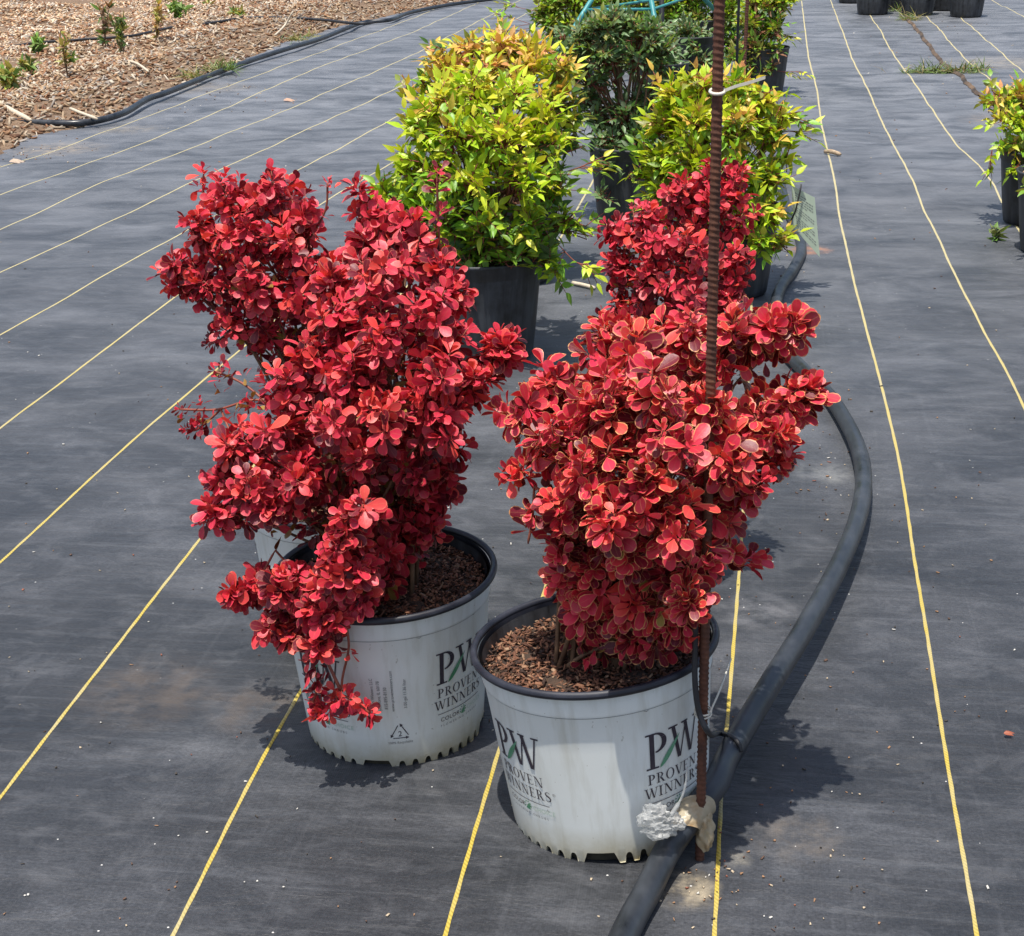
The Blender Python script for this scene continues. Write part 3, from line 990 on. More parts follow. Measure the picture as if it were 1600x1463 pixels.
def white_pot(root, spin, side_off=PI/4):
    """pot with its rim, print and soil, all under the root"""
    global LOGO, SIDE
    if LOGO is None: LOGO, SIDE = logo_polys(), side_print()
    if 'pot' not in POT_MESH:
        seg = 720
        rows_z = [None, .0165, .020, .05, .10, .15, .196, .2005, .203, .2265]
        b = MB()
        vs, fs = [], []
        for i, z in enumerate(rows_z):
            for k in range(seg):
                th = 2*PI*k/seg
                zz = foot_z(th) if z is None else z
                r = pot_r(zz)
                if zz < .004: r -= .0015*(1-zz/.004)
                if z is not None and z > .2: r += .0016
                vs.append((r*math.cos(th), r*math.sin(th), zz))
        n = len(rows_z)
        fs = [(i*seg+k, i*seg+(k+1) % seg, (i+1)*seg+(k+1) % seg, (i+1)*seg+k) for i in range(n-1) for k in range(seg)]
        b.add(vs, fs, 0)
        # black inner layer and floor
        v2, f2 = lathe([(pot_r(0)-.010, .014), (pot_r(.02)-.004, .0165), (pot_r(.06)-.0045, .06), (pot_r(.2265)-.004, .2265)], 96)
        b.add(v2, f2, 1)
        n0 = 96
        b.add([(0, 0, .012)]+v2[:n0], [(0, 1+(k+1) % n0, 1+k) for k in range(n0)], 2)
        # thickness of the lower edge
        v3 = []
        for k in range(seg):
            th = 2*PI*k/seg; zz = foot_z(th); r = pot_r(zz)
            v3 += [(r*math.cos(th), r*math.sin(th), zz), ((r-.0035)*math.cos(th), (r-.0035)*math.sin(th), zz+.0003)]
        b.add(v3, [(2*k, 2*k+1, (2*k+3) % (2*seg), (2*k+2) % (2*seg)) for k in range(seg)], 0)
        v4 = []
        for k in range(seg):
            th = 2*PI*k/seg; zz = foot_z(th); r = pot_r(zz)-.0035
            v4 += [(r*math.cos(th), r*math.sin(th), zz+.0003), ((pot_r(.016)-.0035)*math.cos(th), (pot_r(.016)-.0035)*math.sin(th), .0165)]
        b.add(v4, [(2*k, 2*k+1, (2*k+3) % (2*seg), (2*k+2) % (2*seg)) for k in range(seg)], 2)
        v5, f5 = lathe([(pot_r(0)-.0065, .0012), (pot_r(.016)-.0065, .0168)], 96)  # backing ring added so the slots read dark
        b.add(v5, f5, 2)
        POT_MESH['pot'] = b
        rb = MB()
        prof = []
        for i in range(15):
            a = 2*PI*i/14
            prof.append((RT+.0010+.0043*math.cos(a), PH-.005+.0050*math.sin(a)))
        prof2 = [(RT-.0045, PH-.006), (RT-.006, PH-.03)]
        v, f = lathe(prof, 96); rb.add(v, f, 0)
        v, f = lathe(prof2, 96); rb.add(v, f, 0)
        POT_MESH['rim'] = rb
    pot = POT_MESH['pot'].build('pot', [M['white_pot'], M['black_pot'], M['hole']], root, True)
    POT_MESH['rim'].build('rim', M['rim'], pot, True)
    # print: four logos, side text between
    pm = MB()
    ink, green, pale, grey = LOGO
    for k in range(4):
        th = spin+k*PI/2
        wrap(pm, ink, th, .052, 0); wrap(pm, green, th, .052, 1, .0010); wrap(pm, pale, th, .052, 2); wrap(pm, grey, th, .052, 3)
    i2, g2 = SIDE
    for k in (0, 2):
        th = spin+side_off+k*PI/2
        wrap(pm, i2, th, .040, 0); wrap(pm, g2, th, .062 if False else .040, 3)
    pm.build('printed_lettering', [M['ink'], M['green_ink'], M['pale_green_ink'], M['inkgrey']], pot)
    lm = MB()
    v, f = lathe([(pot_r(.2)+.0012, .1985), (pot_r(.2)+.0018, .1993)], 96); lm.add(v, f, 0)
    lm.build('mould_line', M['inkgrey'], pot)
    soil_disc(root, RT-.0065, .208)


def soil_disc(root, r, z, nch=3600, big=.66):
    b = MB()
    rings = [0, .15, .3, .45, .6, .75, .88, 1.0]
    seg = 48
    vs = []
    for q in rings:
        for k in range(seg):
            th = 2*PI*k/seg
            x, y = r*q*math.cos(th), r*q*math.sin(th)
            zz = z+.004*math.sin(x*60+1)*math.cos(y*47)+.003*math.sin(x*130+y*90)-(.006 if q > .95 else 0)+.006*(1-q)
            vs.append((x, y, zz))
    fs = [(i*seg+k, i*seg+(k+1) % seg, (i+1)*seg+(k+1) % seg, (i+1)*seg+k) for i in range(len(rings)-1) for k in range(seg)]
    b.add(vs, fs)
    s = b.build('soil', M['soil'], root, True)
    if nch:
        a = rng.uniform(0, 2*PI, nch); rr = r*.97*np.sqrt(rng.uniform(0, 1, nch))
        P_ = np.stack([rr*np.cos(a), rr*np.sin(a), z+.006*(1-rr/r)+rng.uniform(-.001, .006, nch)], 1)
        sz = np.stack([rng.uniform(.004, .017, nch), rng.uniform(.002, .007, nch), rng.uniform(.001, .003, nch)], 1)*big
        pl = np.array([(.20, .085, .045), (.28, .13, .07), (.12, .05, .028), (.055, .028, .018), (.34, .19, .11), (.40, .26, .16)])
        c_ = pl[rng.choice(6, nch, p=[.27, .2, .2, .2, .09, .04])]*rng.uniform(.7, 1.1, (nch, 1))
        o = chips_mesh('bark_mulch', P_, sz, c_, M['chip'], s, .4)
        o['kind'] = 'stuff'
    return s


# ------------------------------------------------------------------ the four red barberries
def dirang(px_off):        # lettering angle: 0 faces the camera side (-Y)
    return -PI/2+px_off


posR = Vector((-.155, 1.706, 0)); posR.z = cloth_z(posR.x, posR.y)
posL = Vector((-.466, 1.893, 0)); posL.z = cloth_z(posL.x, posL.y)
posLB = Vector((-.600, 2.178, 0)); posLB.z = cloth_z(posLB.x, posLB.y)
posRB = at(1000, 800, 2.43); posRB.z = 0; posRB.z = cloth_z(posRB.x, posRB.y)
TRot = lambda tx, ty: (math.atan2(-ty, 1), math.atan2(tx, 1), 0)

lobR = [(822, 640, 42, -.02, 1), (875, 605, 46, .0, 1), (945, 545, 50, .04, 1), (1000, 545, 55, .02, 1), (1075, 540, 52, .05, 1), (1145, 530, 50, .0, 1), (1195, 515, 40, .02, 1), (1240, 515, 26, .02, 1.2),
        (1235, 625, 40, .0, 1), (1262, 625, 24, 0, 1.2), (1195, 670, 42, -.03, 1), (1205, 720, 34, -.03, 1), (950, 640, 60, -.10, 1.1), (1020, 620, 55, -.11, 1), (875, 700, 50, -.07, 1), (1060, 690, 55, -.13, 1), (1110, 640, 45, -.08, .9), (1140, 720, 45, -.09, .9), (1165, 760, 34, -.06, 1),
        (930, 740, 55, -.13, 1), (1010, 770, 55, -.16, 1.1), (880, 790, 42, -.10, 1), (960, 820, 52, -.17, 1.2), (1050, 820, 50, -.16, 1.1), (895, 860, 40, -.08, 1), (1000, 870, 52, -.13, 1), (930, 900, 38, -.09, .9), (1070, 900, 42, -.12, .9), (1000, 940, 45, -.08, .8),
        (1085, 935, 30, -.15, 1.2), (960, 965, 34, -.05, 1), (1030, 985, 32, -.06, 1), (920, 925, 34, -.06, 1), (885, 905, 28, -.05, 1), (1000, 1005, 28, -.05, .9), (1065, 975, 30, -.08, 1), (915, 960, 24, -.06, .8), (1120, 810, 30, -.06, .9), (1100, 870, 30, -.08, .9)]
barberry('potted_barberry', 'red barberry with yellow edged leaves in the white pot beside the tall rusty rod', posR, TRot(-.09, .013), lobR, .0290, True, seed=11, spin=dirang(.81), density=1.3,
         twigs=[dict(pts=[(1080, 850, -.05), (1120, 870, -.04), (1160, 872, -.03), (1185, 872, -.02)], dens=.7, **{'from': .45}),
                dict(pts=[(840, 700, -.04), (815, 730, -.04), (795, 742, -.04)], dens=.8), dict(pts=[(1080, 560, .02), (1080, 520, .02), (1078, 488, .02)], dens=.7),
                dict(pts=[(835, 760, -.06), (832, 810, -.06), (825, 850, -.06)], dens=.6, cols=(RED, OLD_SHADE, OLD_SHADE), tip=False)])
lobL = [(590, 345, 40, .06, 1), (560, 390, 42, .05, 1), (650, 375, 46, .04, 1), (690, 420, 36, .03, 1), (700, 460, 34, .02, 1), (520, 440, 48, -.02, 1), (600, 430, 55, -.05, 1), (670, 490, 50, -.05, 1), (530, 500, 50, -.06, 1), (600, 520, 55, -.09, 1), (705, 530, 34, -.03, 1),
        (770, 560, 38, -.02, 1), (790, 545, 24, -.02, 1.2), (735, 600, 40, -.06, 1), (680, 590, 48, -.10, 1), (560, 590, 52, -.11, 1), (490, 570, 45, -.08, 1), (450, 610, 46, -.09, 1), (610, 650, 52, -.13, 1), (690, 660, 45, -.10, 1), (520, 660, 46, -.13, .9), (440, 680, 44, -.12, 1),
        (370, 700, 44, -.08, 1), (350, 745, 38, -.08, 1), (345, 800, 36, -.09, 1), (390, 760, 40, -.12, 1), (460, 740, 44, -.14, 1), (560, 720, 42, -.12, .7), (650, 740, 45, -.08, .8), (700, 710, 36, -.05, .8), (560, 800, 40, -.16, 1), (540, 840, 38, -.17, 1),
        (640, 800, 38, -.04, .7), (560, 890, 32, -.17, 1.1), (520, 900, 36, -.17, 1.1), (440, 920, 30, -.15, 1.0), (600, 860, 34, -.08, .7), (500, 950, 26, -.17, 1), (695, 765, 34, -.02, 1), (660, 810, 36, -.02, 1), (625, 850, 34, -.03, .9), (600, 900, 28, -.05, .8), (455, 772, 32, -.10, 1), (545, 915, 24, -.165, 1), (518, 960, 24, -.17, 1), (565, 935, 16, -.165, 1), (498, 1005, 15, -.175, 1), (530, 880, 28, -.165, 1), (400, 915, 24, -.12, 1), (440, 950, 28, -.14, 1), (425, 985, 18, -.14, 1), (372, 925, 14, -.12, 1), (470, 905, 28, -.14, 1), (455, 990, 18, -.15, .9), (425, 790, 22, -.12, 1), (690, 720, 40, -.03, 1), (640, 700, 45, -.06, .9)]
barberry('potted_barberry', 'largest red barberry, drooping over the printed white pot with shaded soil, left of centre', posL, TRot(-.016, -.04), lobL, .0265, False, seed=5, spin=dirang(1.0), density=1.25, side_off=-PI/4,
         twigs=[dict(pts=[(470, 640, -.05), (400, 625, -.04), (340, 640, -.03), (280, 640, -.02)], dens=.8, spread=.022, size=.62, cols=(RED, OLD_SHADE, GREENISH)), dict(pts=[(430, 640, -.05), (380, 600, -.03), (335, 580, -.03)], dens=.7, size=.6, cols=(OLD_SHADE, RED, GREENISH), spread=.012),
                dict(pts=[(585, 350, .06), (565, 310, .05), (562, 290, .05)], dens=.7, size=.8), dict(pts=[(690, 420, .04), (684, 340, .04), (683, 270, .04)], dens=.8, size=.7, cols=(OLD_SHADE, RED, OLD_SHADE)), dict(pts=[(345, 640, -.03), (310, 670, -.03), (290, 672, -.03)], size=.6, cols=(OLD_SHADE, RED, OLD_SHADE)),
                dict(pts=[(430, 860, -.12), (400, 910, -.13), (362, 935, -.13)], dens=.8, size=.8, cols=(OLD_SHADE, RED, OLD_SHADE)), dict(pts=[(500, 880, -.15), (440, 950, -.16), (425, 985, -.16)], dens=.8, size=.9, cols=(OLD_SHADE, RED, OLD_SHADE))],
         trail=[dict(pts=[(550, 900, -.16), (540, 960, -.172), (545, 1010, -.178), (535, 1060, -.175), (532, 1100, -.177)], dens=.05, **{'from': .5}, size=.8, tip=False),
                dict(pts=[(505, 945, -.17), (508, 985, -.178), (490, 1030, -.18), (496, 1070, -.176), (488, 1100, -.178)], dens=.6, **{'from': .0}, size=.8, cols=(OLD_SHADE, RED, OLD_SHADE)),
                dict(pts=[(534, 1080, -.175), (515, 1105, -.178), (500, 1112, -.178)], dens=.8, **{'from': 0}, size=.8), dict(pts=[(534, 1085, -.175), (560, 1100, -.178), (578, 1115, -.178)], dens=.6, **{'from': .2}, size=.85)])
lobLB = [(350, 310, 40, .0, 1), (420, 300, 42, .02, 1), (470, 330, 36, .02, 1), (320, 370, 44, -.02, 1), (285, 415, 30, -.02, 1.1), (280, 440, 24, -.02, 1.1), (385, 370, 50, -.04, 1), (450, 385, 46, -.02, 1), (340, 440, 42, -.03, 1), (400, 450, 50, -.05, .9), (460, 460, 46, -.03, .9), (500, 410, 36, .0, .9),
         (355, 500, 34, -.02, .7), (420, 520, 40, -.02, .7), (460, 570, 36, .0, .6), (500, 520, 40, .04, .7), (510, 470, 40, .06, .7)]
barberry('potted_barberry', 'red barberry leaning left behind the biggest one, its white pot almost hidden', posLB, TRot(-.02, -.02), lobLB, .025, False, seed=23, spin=dirang(.2), density=1.25,
         twigs=[dict(pts=[(480, 380, .02), (508, 330, .02), (512, 285, .02)], dens=.25, size=.55), dict(pts=[(330, 340, 0), (318, 300, 0), (318, 272, 0)], dens=.8, size=.8), dict(pts=[(370, 510, -.02), (345, 530, -.02), (325, 540, -.02)], dens=.7, size=.8, cols=(OLD_SHADE, OLD_SHADE, RED)),
                dict(pts=[(300, 420, -.02), (270, 435, -.02), (257, 425, -.02)], dens=.6)])
lobRB = [(1105, 275, 30, .02, 1), (1140, 290, 34, .02, 1), (1060, 310, 36, .0, 1), (1100, 330, 40, -.02, 1), (1150, 345, 38, 0, 1), (1010, 340, 34, 0, 1), (970, 365, 32, 0, 1), (1030, 380, 42, -.04, 1), (1090, 395, 45, -.05, 1), (1150, 410, 38, -.03, 1), (965, 420, 34, -.01, 1), (1010, 440, 42, -.05, 1), (1075, 460, 45, -.07, 1), (1145, 460, 36, -.04, 1),
         (965, 480, 32, -.02, .9), (1010, 510, 40, -.04, .8), (1080, 530, 45, -.05, .8), (1130, 520, 36, -.03, .8), (965, 540, 28, .0, .8), (1020, 580, 40, 0, .6), (1090, 600, 40, 0, .6)]
barberry('potted_barberry', 'red barberry standing behind the yellow edged one, in front of the yellow green shrub', posRB, TRot(-.05, .0), lobRB, .024, False, seed=31, spin=dirang(.3), density=1.2,
         twigs=[dict(pts=[(1130, 340, .0), (1155, 300, .0), (1160, 265, .0)], dens=.7)])


# ------------------------------------------------------------------ black nursery pots
def black_pot_mesh():
    b = MB()
    prof = [(.005, .004), (.108, .004), (.112, .008), (.114, .02), (.1185, .05), (.124, .10), (.130, .16), (.1345, .204), (.1345, .206), (.1375, .208), (.1385, .232), (.1425, .234), (.1435, .239), (.141, .242), (.137, .24), (.133, .20)]
    seg = 64
    vs, fs = lathe(prof, seg)
    # shallow upright flutes in the wall
    v2 = []
    for i, (x, y, z) in enumerate(vs):
        k = i % seg
        q = 1-.012*(1 if (k % 8 in (0, 1)) and .02 < z < .19 else 0)
        v2.append((x*q, y*q, z))
    b.add(v2, fs)
    return b


BLACK = black_pot_mesh()


def black_pot(root, s=1.0, soil=True, chips=200):
    o = BLACK.build('pot', M['black_pot'], root, True)
    o.scale = (s, s, s)
    if soil:
        d = soil_disc(root, .134, .222, chips, 1.3)
        d.scale = (s, s, s)


def spray(lv, sh, p, d, L, cols, n_pairs=2, droop=.2, up_w=.8, wr=.40, origin=None):
    """a small compound leaf: pairs of leaflets and one at the end"""
    d = d.normalized()
    nrm = (Vector((0, 0, 1))*up_w+Vector((0, -.25, 0))+rand_dir()*.45)
    nrm = (nrm-d*nrm.dot(d)).normalized()
    side = d.cross(nrm)
    ln = L*1.5
    tip = p+d*ln-nrm*ln*.12
    sh.tube(([origin] if origin else [])+[p, (p+tip)/2+nrm*ln*.02, tip], ([.0014] if origin else [])+[.0013, .001, .0007], 4, mat=1)
    c0 = random.choice(cols)
    for i in range(n_pairs):
        f = .35+.5*i/max(1, n_pairs)
        q = p.lerp(tip, f)
        for s in (-1, 1):
            dd_ = (d*random.uniform(.45, .8)+side*s*random.uniform(.7, 1.0)+rand_dir()*.2).normalized()
            l = L*random.uniform(.65, 1.0)
            lv.add(q, dd_, nrm+rand_dir()*.35, l, l*wr*1.12*random.uniform(.85, 1.15), jitter(c0 if random.random() < .7 else random.choice(cols), .16), droop*random.uniform(.2, 1.6), random.uniform(.08, .2))
    l = L*random.uniform(.85, 1.15)
    lv.add(tip, (d+rand_dir()*.25), nrm+rand_dir()*.3, l, l*wr*random.uniform(.85, 1.15), jitter(c0, .16), droop*random.uniform(.2, 1.6), random.uniform(.08, .2))


LIME, YEL, GOLD, ORG, GRN, DGRN, OLIVE = (.50, .66, .03), (.68, .72, .05), (.80, .56, .10), (.78, .38, .15), (.22, .42, .035), (.075, .16, .04), (.30, .33, .07)


def nandina(name, label, group, ground, lobes, L, palette, s=1.0, density=1.0, seed=1, leafmat='leaf_nandina', cat='potted shrub', trunk=None, low=None, tilt=(0, 0, 0), chips=200, pairs=2, twigs=()):
    random.seed(seed)
    pos = Vector((ground.x, ground.y, cloth_z(ground.x, ground.y)))
    root = empty(name, pos, tilt)
    tag(root, label, cat, group)
    mw = root_matrix(root); inv = mw.inverted()
    black_pot(root, s, chips=chips)
    lv, st, sh = Leaves(), MB(), MB()
    soil = mw @ Vector((0, 0, .22*s))
    zs = [at(px, py, pos.y+dy).z for (px, py, r, dy) in lobes]
    zmin, zmax = min(zs), max(zs)
    full = []
    for (px, py, r, dy) in lobes:
        c = at(px, py, pos.y+dy); full.append((c, r*px_scale(c), 1.0, False))
        c2 = at(px, py, pos.y+dy+.16); c2 = c2.lerp(Vector((soil.x, c2.y, c2.z)), .15); full.append((c2, r*px_scale(c)*.95, .5, True))
    for (c, rad, k, back) in full:
        s0 = soil+Vector((random.uniform(-.05, .05), random.uniform(-.05, .05), -.02))*s
        path = bez(s0, Vector((s0.x*.7+c.x*.3, s0.y*.7+c.y*.3, s0.z*.4+c.z*.6)), c, 6)
        st.tube(path, [.0045*(1-.6*i/6) for i in range(7)], 5)
        age = (c.z-zmin)/max(.05, zmax-zmin)
        ns = max(3, int(round(rad*rad*3600*k*density)))
        for j in range(ns):
            u = rand_dir(.5, -.4 if not back else .5)
            rr = rad*random.uniform(.45, 1.0)
            p = c+u*rr
            a = min(1, max(0, age*.75+.22*u.z+random.gauss(0, .12)+.18*(rr/rad-.7)))
            cols = palette(a)
            d = (u*.8+Vector((0, 0, .15))+rand_dir()*.5)
            spray(lv, st, p-d.normalized()*L*1.5, d, L, cols, pairs, origin=path[random.choice((4, 5, 6))])
        for j in range(int(ns*.35)):
            p = c+rand_dir()*rad*.6
            spray(lv, st, p, rand_dir(.2), L*.95, palette(max(0, age*.5-.1)), pairs, origin=c)
    for tw in twigs:
        pts = smooth_path([at(px, py, pos.y+dy) for (px, py, dy) in tw], 4)
        near = min((c for (c, rad, k, back) in full), key=lambda c: (c-pts[0]).length)
        st.tube([near]+pts, .0014, 4, mat=1)
        for q in pts[len(pts)//2:]:
            spray(lv, st, q, (pts[-1]-pts[0]).normalized()+rand_dir()*.5, L*.9, palette(.7), 1)
    if trunk:
        pts = smooth_path([soil-Vector((0, 0, .02))]+[at(px, py, pos.y) for (px, py) in trunk], 5)
        st.tube(pts, [.011-.005*i/len(pts) for i in range(len(pts))], 8)
    st.build('stems', [M['stem'], M['redstem']], root, True, inv)
    lv.build('foliage', M[leafmat], root, inv, LANCE)
    return root


def pal_lime(a):
    if a > .85: return (YEL, LIME, YEL, GOLD)
    if a > .5: return (LIME, YEL, LIME, LIME)
    if a > .25: return (LIME, GRN, LIME, YEL)
    return (GRN, DGRN, GRN, LIME)


def pal_orange(a):
    if a > .62: return (ORG, GOLD, GOLD, YEL)
    if a > .4: return (YEL, LIME, GOLD, LIME)
    return (GRN, LIME, DGRN, OLIVE)


def pal_mixed(a):
    if a > .75: return (YEL, GOLD, LIME, ORG)
    if a > .45: return (LIME, YEL, LIME, GRN)
    if a > .2: return (GRN, LIME, OLIVE, GOLD)
    return (LIME, GRN, LIME, LIME)


def pal_dark(a):
    if a > .6: return ((.17, .27, .11), (.26, .36, .17), (.21, .32, .13), OLIVE)
    return ((.12, .22, .07), (.19, .30, .13), (.21, .33, .12), (.14, .23, .09))


def pal_olive(a):
    if a > .5: return (OLIVE, (.30, .31, .07), LIME, GRN)
    return (GRN, DGRN, OLIVE, GRN)


def pal_rusty(a):
    if a > .6: return (LIME, OLIVE, GRN, YEL)
    return (OLIVE, (.34, .17, .08), DGRN, GRN)


GN = 'nandina shrubs in black pots'
nandina('potted_nandina', 'rounded lime green nandina in a black pot, right behind the biggest red barberry', GN, gp(757, 560),
        [(690, 165, 42, .0), (745, 150, 46, .0), (800, 150, 44, .02), (850, 170, 40, .02), (665, 215, 40, .0), (720, 215, 52, -.06), (785, 215, 54, -.08), (850, 225, 45, -.02), (680, 270, 45, -.05), (740, 285, 54, -.10), (810, 285, 54, -.10), (865, 290, 38, -.04),
         (650, 300, 38, -.02), (600, 298, 30, .0), (620, 322, 32, .0), (640, 255, 30, .0), (655, 190, 32, .0), (590, 310, 20, .0), (650, 350, 36, -.03), (700, 340, 48, -.10), (765, 350, 50, -.12), (830, 350, 45, -.10), (885, 345, 30, -.04), (905, 350, 18, -.04), (730, 390, 40, -.08), (790, 395, 42, -.10), (850, 395, 34, -.08), (870, 415, 22, -.08)], .037, pal_lime, seed=3, density=1.25, s=1.04,
        twigs=[[(870, 380, -.06), (900, 410, -.08), (918, 412, -.08)], [(880, 270, -.02), (905, 262, -.03), (920, 255, -.03)]])
nandina('potted_nandina', 'orange tipped nandina behind the rounded lime green one', GN, gp(800, 440),
        [(690, 100, 34, .0), (735, 82, 38, .0), (785, 80, 40, .02), (835, 85, 38, .02), (880, 105, 32, .0), (700, 130, 36, -.05), (760, 120, 42, -.06), (820, 120, 42, -.06), (660, 130, 22, .0), (640, 138, 14, .0), (880, 150, 34, -.02), (895, 190, 28, -.02), (860, 200, 36, 0), (740, 190, 45, 0), (890, 225, 20, -.02), (870, 270, 26, 0), (800, 250, 40, .04)], .038, pal_orange, seed=9, density=1.3)
nandina('potted_shrub', 'dark green two tiered shrub with thin trunk in a black pot between yellow shrubs', 'dark leaved shrubs in black pots', gp(992, 350),
        [(915, 62, 34, .0), (955, 46, 38, .0), (1000, 60, 34, .0), (1015, 88, 28, .0), (895, 88, 28, .0), (884, 65, 24, .02), (900, 115, 28, .02), (1036, 78, 26, .02), (875, 100, 18, .02), (915, 160, 22, .02), (1035, 110, 22, .02), (950, 92, 32, -.03), (990, 95, 26, -.03), (935, 125, 22, -.02), (930, 185, 30, .0), (975, 180, 32, -.02), (1000, 215, 32, -.04), (955, 225, 32, -.06), (920, 150, 18, 0), (985, 265, 24, -.10), (955, 260, 24, -.12), (1005, 160, 28, .04), (1020, 55, 24, 0), (940, 40, 26, 0), (985, 40, 26, 0), (990, 240, 26, -.1), (1015, 190, 24, -.02), (940, 300, 14, -.13)],
        .034, pal_dark, s=1.08, seed=14, density=1.7, leafmat='leaf_dark', trunk=[(972, 200), (969, 140), (970, 85)])
nandina('potted_nandina', 'yellow nandina with a hanging white card, behind the rusty rod', GN, gp(1133, 460),
        [(1050, 148, 34, .0), (1095, 135, 36, .0), (1145, 142, 36, .02), (1195, 160, 32, .0), (1225, 180, 18, .0), (1040, 195, 36, .0), (1090, 190, 44, -.06), (1150, 200, 44, -.08), (1205, 215, 32, -.02), (1030, 250, 34, -.03), (1080, 255, 42, -.10), (1145, 270, 44, -.12), (1200, 280, 34, -.06), (1040, 300, 36, -.04), (1020, 330, 24, .0), (1100, 320, 42, -.08),
         (1165, 330, 36, -.12), (1205, 335, 28, -.10), (1185, 375, 28, -.14), (1215, 375, 22, -.12), (1000, 270, 16, .0), (1230, 245, 14, 0)], .038, pal_mixed, seed=21, density=2.1,
        twigs=[[(1190, 180, 0), (1225, 180, 0), (1245, 188, 0)], [(1200, 215, 0), (1232, 205, 0), (1250, 210, 0)]])
nandina('potted_shrub', 'dark green shrub in a black pot between the two tiered shrub and the teal stand', 'dark leaved shrubs in black pots', gp(1030, 180),
        [(1045, 75, 18, 0), (1022, 95, 18, 0), (1048, 100, 18, -.05), (1028, 52, 18, 0), (1050, 125, 16, -.05), (1012, 130, 16, -.1), (1035, 145, 16, -.12), (1062, 140, 12, -.1)], .036, pal_dark, seed=33, density=1.8, leafmat='leaf_dark', chips=0)
nandina('potted_shrub', 'sparse dark shrub sprawling over the wide black pot under the teal brace', 'dark leaved shrubs in black pots', gp(1080, 132),
        [(1055, 58, 15, 0), (1075, 45, 18, 0), (1098, 52, 15, 0), (1068, 92, 14, -.12), (1098, 96, 14, -.12), (1112, 70, 14, 0), (1045, 90, 12, -.1), (1085, 75, 16, -.14), (1065, 110, 14, -.15), (1105, 115, 14, -.15), (1120, 92, 12, -.1)], .038, pal_dark, s=1.05, seed=35, density=1.7, leafmat='leaf_dark', chips=0)
nandina('potted_nandina', 'yellow green nandina at the back left, behind the left leg of the teal stand', GN, gp(893, 122),
        [(858, 12, 28, 0), (895, -2, 30, 0), (928, 8, 28, 0), (868, 42, 26, -.05), (905, 45, 28, -.05), (848, 28, 16, 0), (888, 78, 22, -.1), (925, 60, 22, -.05), (870, 100, 16, -.1)], .042, pal_olive, seed=41, density=1.7, chips=0, twigs=[[(850, 35, 0), (815, 40, 0), (795, 48, 0)], [(850, 20, 0), (810, 12, 0), (795, 8, 0)], [(850, 40, 0), (790, 50, 0), (755, 42, 0)], [(850, 45, 0), (805, 30, 0), (775, 22, 0)]])
nandina('potted_nandina', 'yellow green nandina far back, framed by the teal stand legs', GN, gp(1000, 96),
        [(960, 5, 28, 0), (1000, -8, 30, 0), (1042, 0, 28, 0), (975, 35, 26, -.05), (1015, 32, 26, -.05), (1052, 35, 22, -.05), (990, 62, 20, -.1)], .042, pal_olive, seed=43, density=1.6, chips=0)
nandina('potted_nandina', 'yellow green nandina far back, right of the teal stand leg', GN, gp(1100, 94),
        [(1070, 5, 26, 0), (1105, -8, 28, 0), (1140, 8, 26, 0), (1088, 32, 24, -.05), (1135, 38, 24, -.05), (1058, 24, 18, 0), (1118, 58, 20, -.1), (1145, 70, 18, -.1)], .042, pal_olive, seed=45, density=1.6, chips=0)
nandina('potted_nandina', 'rusty and green nandina beside the white threads, behind the second rusty rod', GN, gp(1188, 150),
        [(1180, 8, 28, 0), (1212, 5, 24, 0), (1234, -2, 14, 0), (1172, 42, 26, -.05), (1206, 45, 24, -.05), (1182, 76, 26, -.1), (1210, 80, 16, -.1), (1168, 105, 22, -.12), (1200, 108, 14, -.12), (1150, 85, 16, -.1), (1160, 128, 14, -.12)], .042, pal_rusty, seed=47, density=1.7, chips=0,
        twigs=[[(1200, 60, 0), (1220, 58, 0), (1232, 55, 0)], [(1195, 108, -.1), (1222, 112, -.1), (1250, 112, -.1)]])
nandina('potted_nandina', 'small yellow green nandina in the black pot farther from the camera at the right', GN, gp(1623, 350),
        [(1562, 152, 26, 0), (1590, 150, 30, 0), (1620, 165, 32, 0), (1575, 185, 32, -.05), (1610, 195, 34, -.06), (1640, 180, 30, 0), (1575, 225, 22, -.08), (1605, 235, 26, -.08), (1590, 262, 18, -.12), (1545, 160, 14, 0)], .036, pal_mixed, seed=51, density=1.15,
        twigs=[[(1565, 220, -.05), (1550, 235, -.06), (1548, 262, -.06)]])
nandina('potted_nandina', 'yellow green nandina in the nearer black pot cut by the right edge of the photo', GN, gp(1655, 398),
        [(1650, 190, 36, 0), (1690, 200, 36, 0), (1630, 235, 30, -.05), (1670, 240, 34, -.05), (1610, 295, 16, -.12), (1640, 285, 22, -.1)], .036, pal_mixed, seed=53, density=1.0)
# the row of pots at the top right: only their walls are in the photo
for i, (px, py, lab) in enumerate(((1363, 24, 'black nursery pot, leftmost of the front three standing on the far cloth'), (1433, 25, 'black nursery pot, middle one of the front three, grass at its foot'), (1509, 28, 'black nursery pot, rightmost of the front three standing on the far cloth'),
                                   (1332, 6, 'black nursery pot half hidden behind the leftmost of the front three'), (1399, 16, 'black nursery pot in the gap between the left and middle front ones'), (1474, 18, 'black nursery pot in the gap between the middle and right front ones'))):
    Lb = [(px-14, -75, 20, 0), (px+14, -78, 20, 0), (px, -95, 20, 0)]
    nandina('nursery_pot', lab, 'black nursery pots on the far cloth', gp(px, py), Lb, .05, pal_olive, s=1.04, seed=60+i, density=.6, chips=0, cat='plant pot')


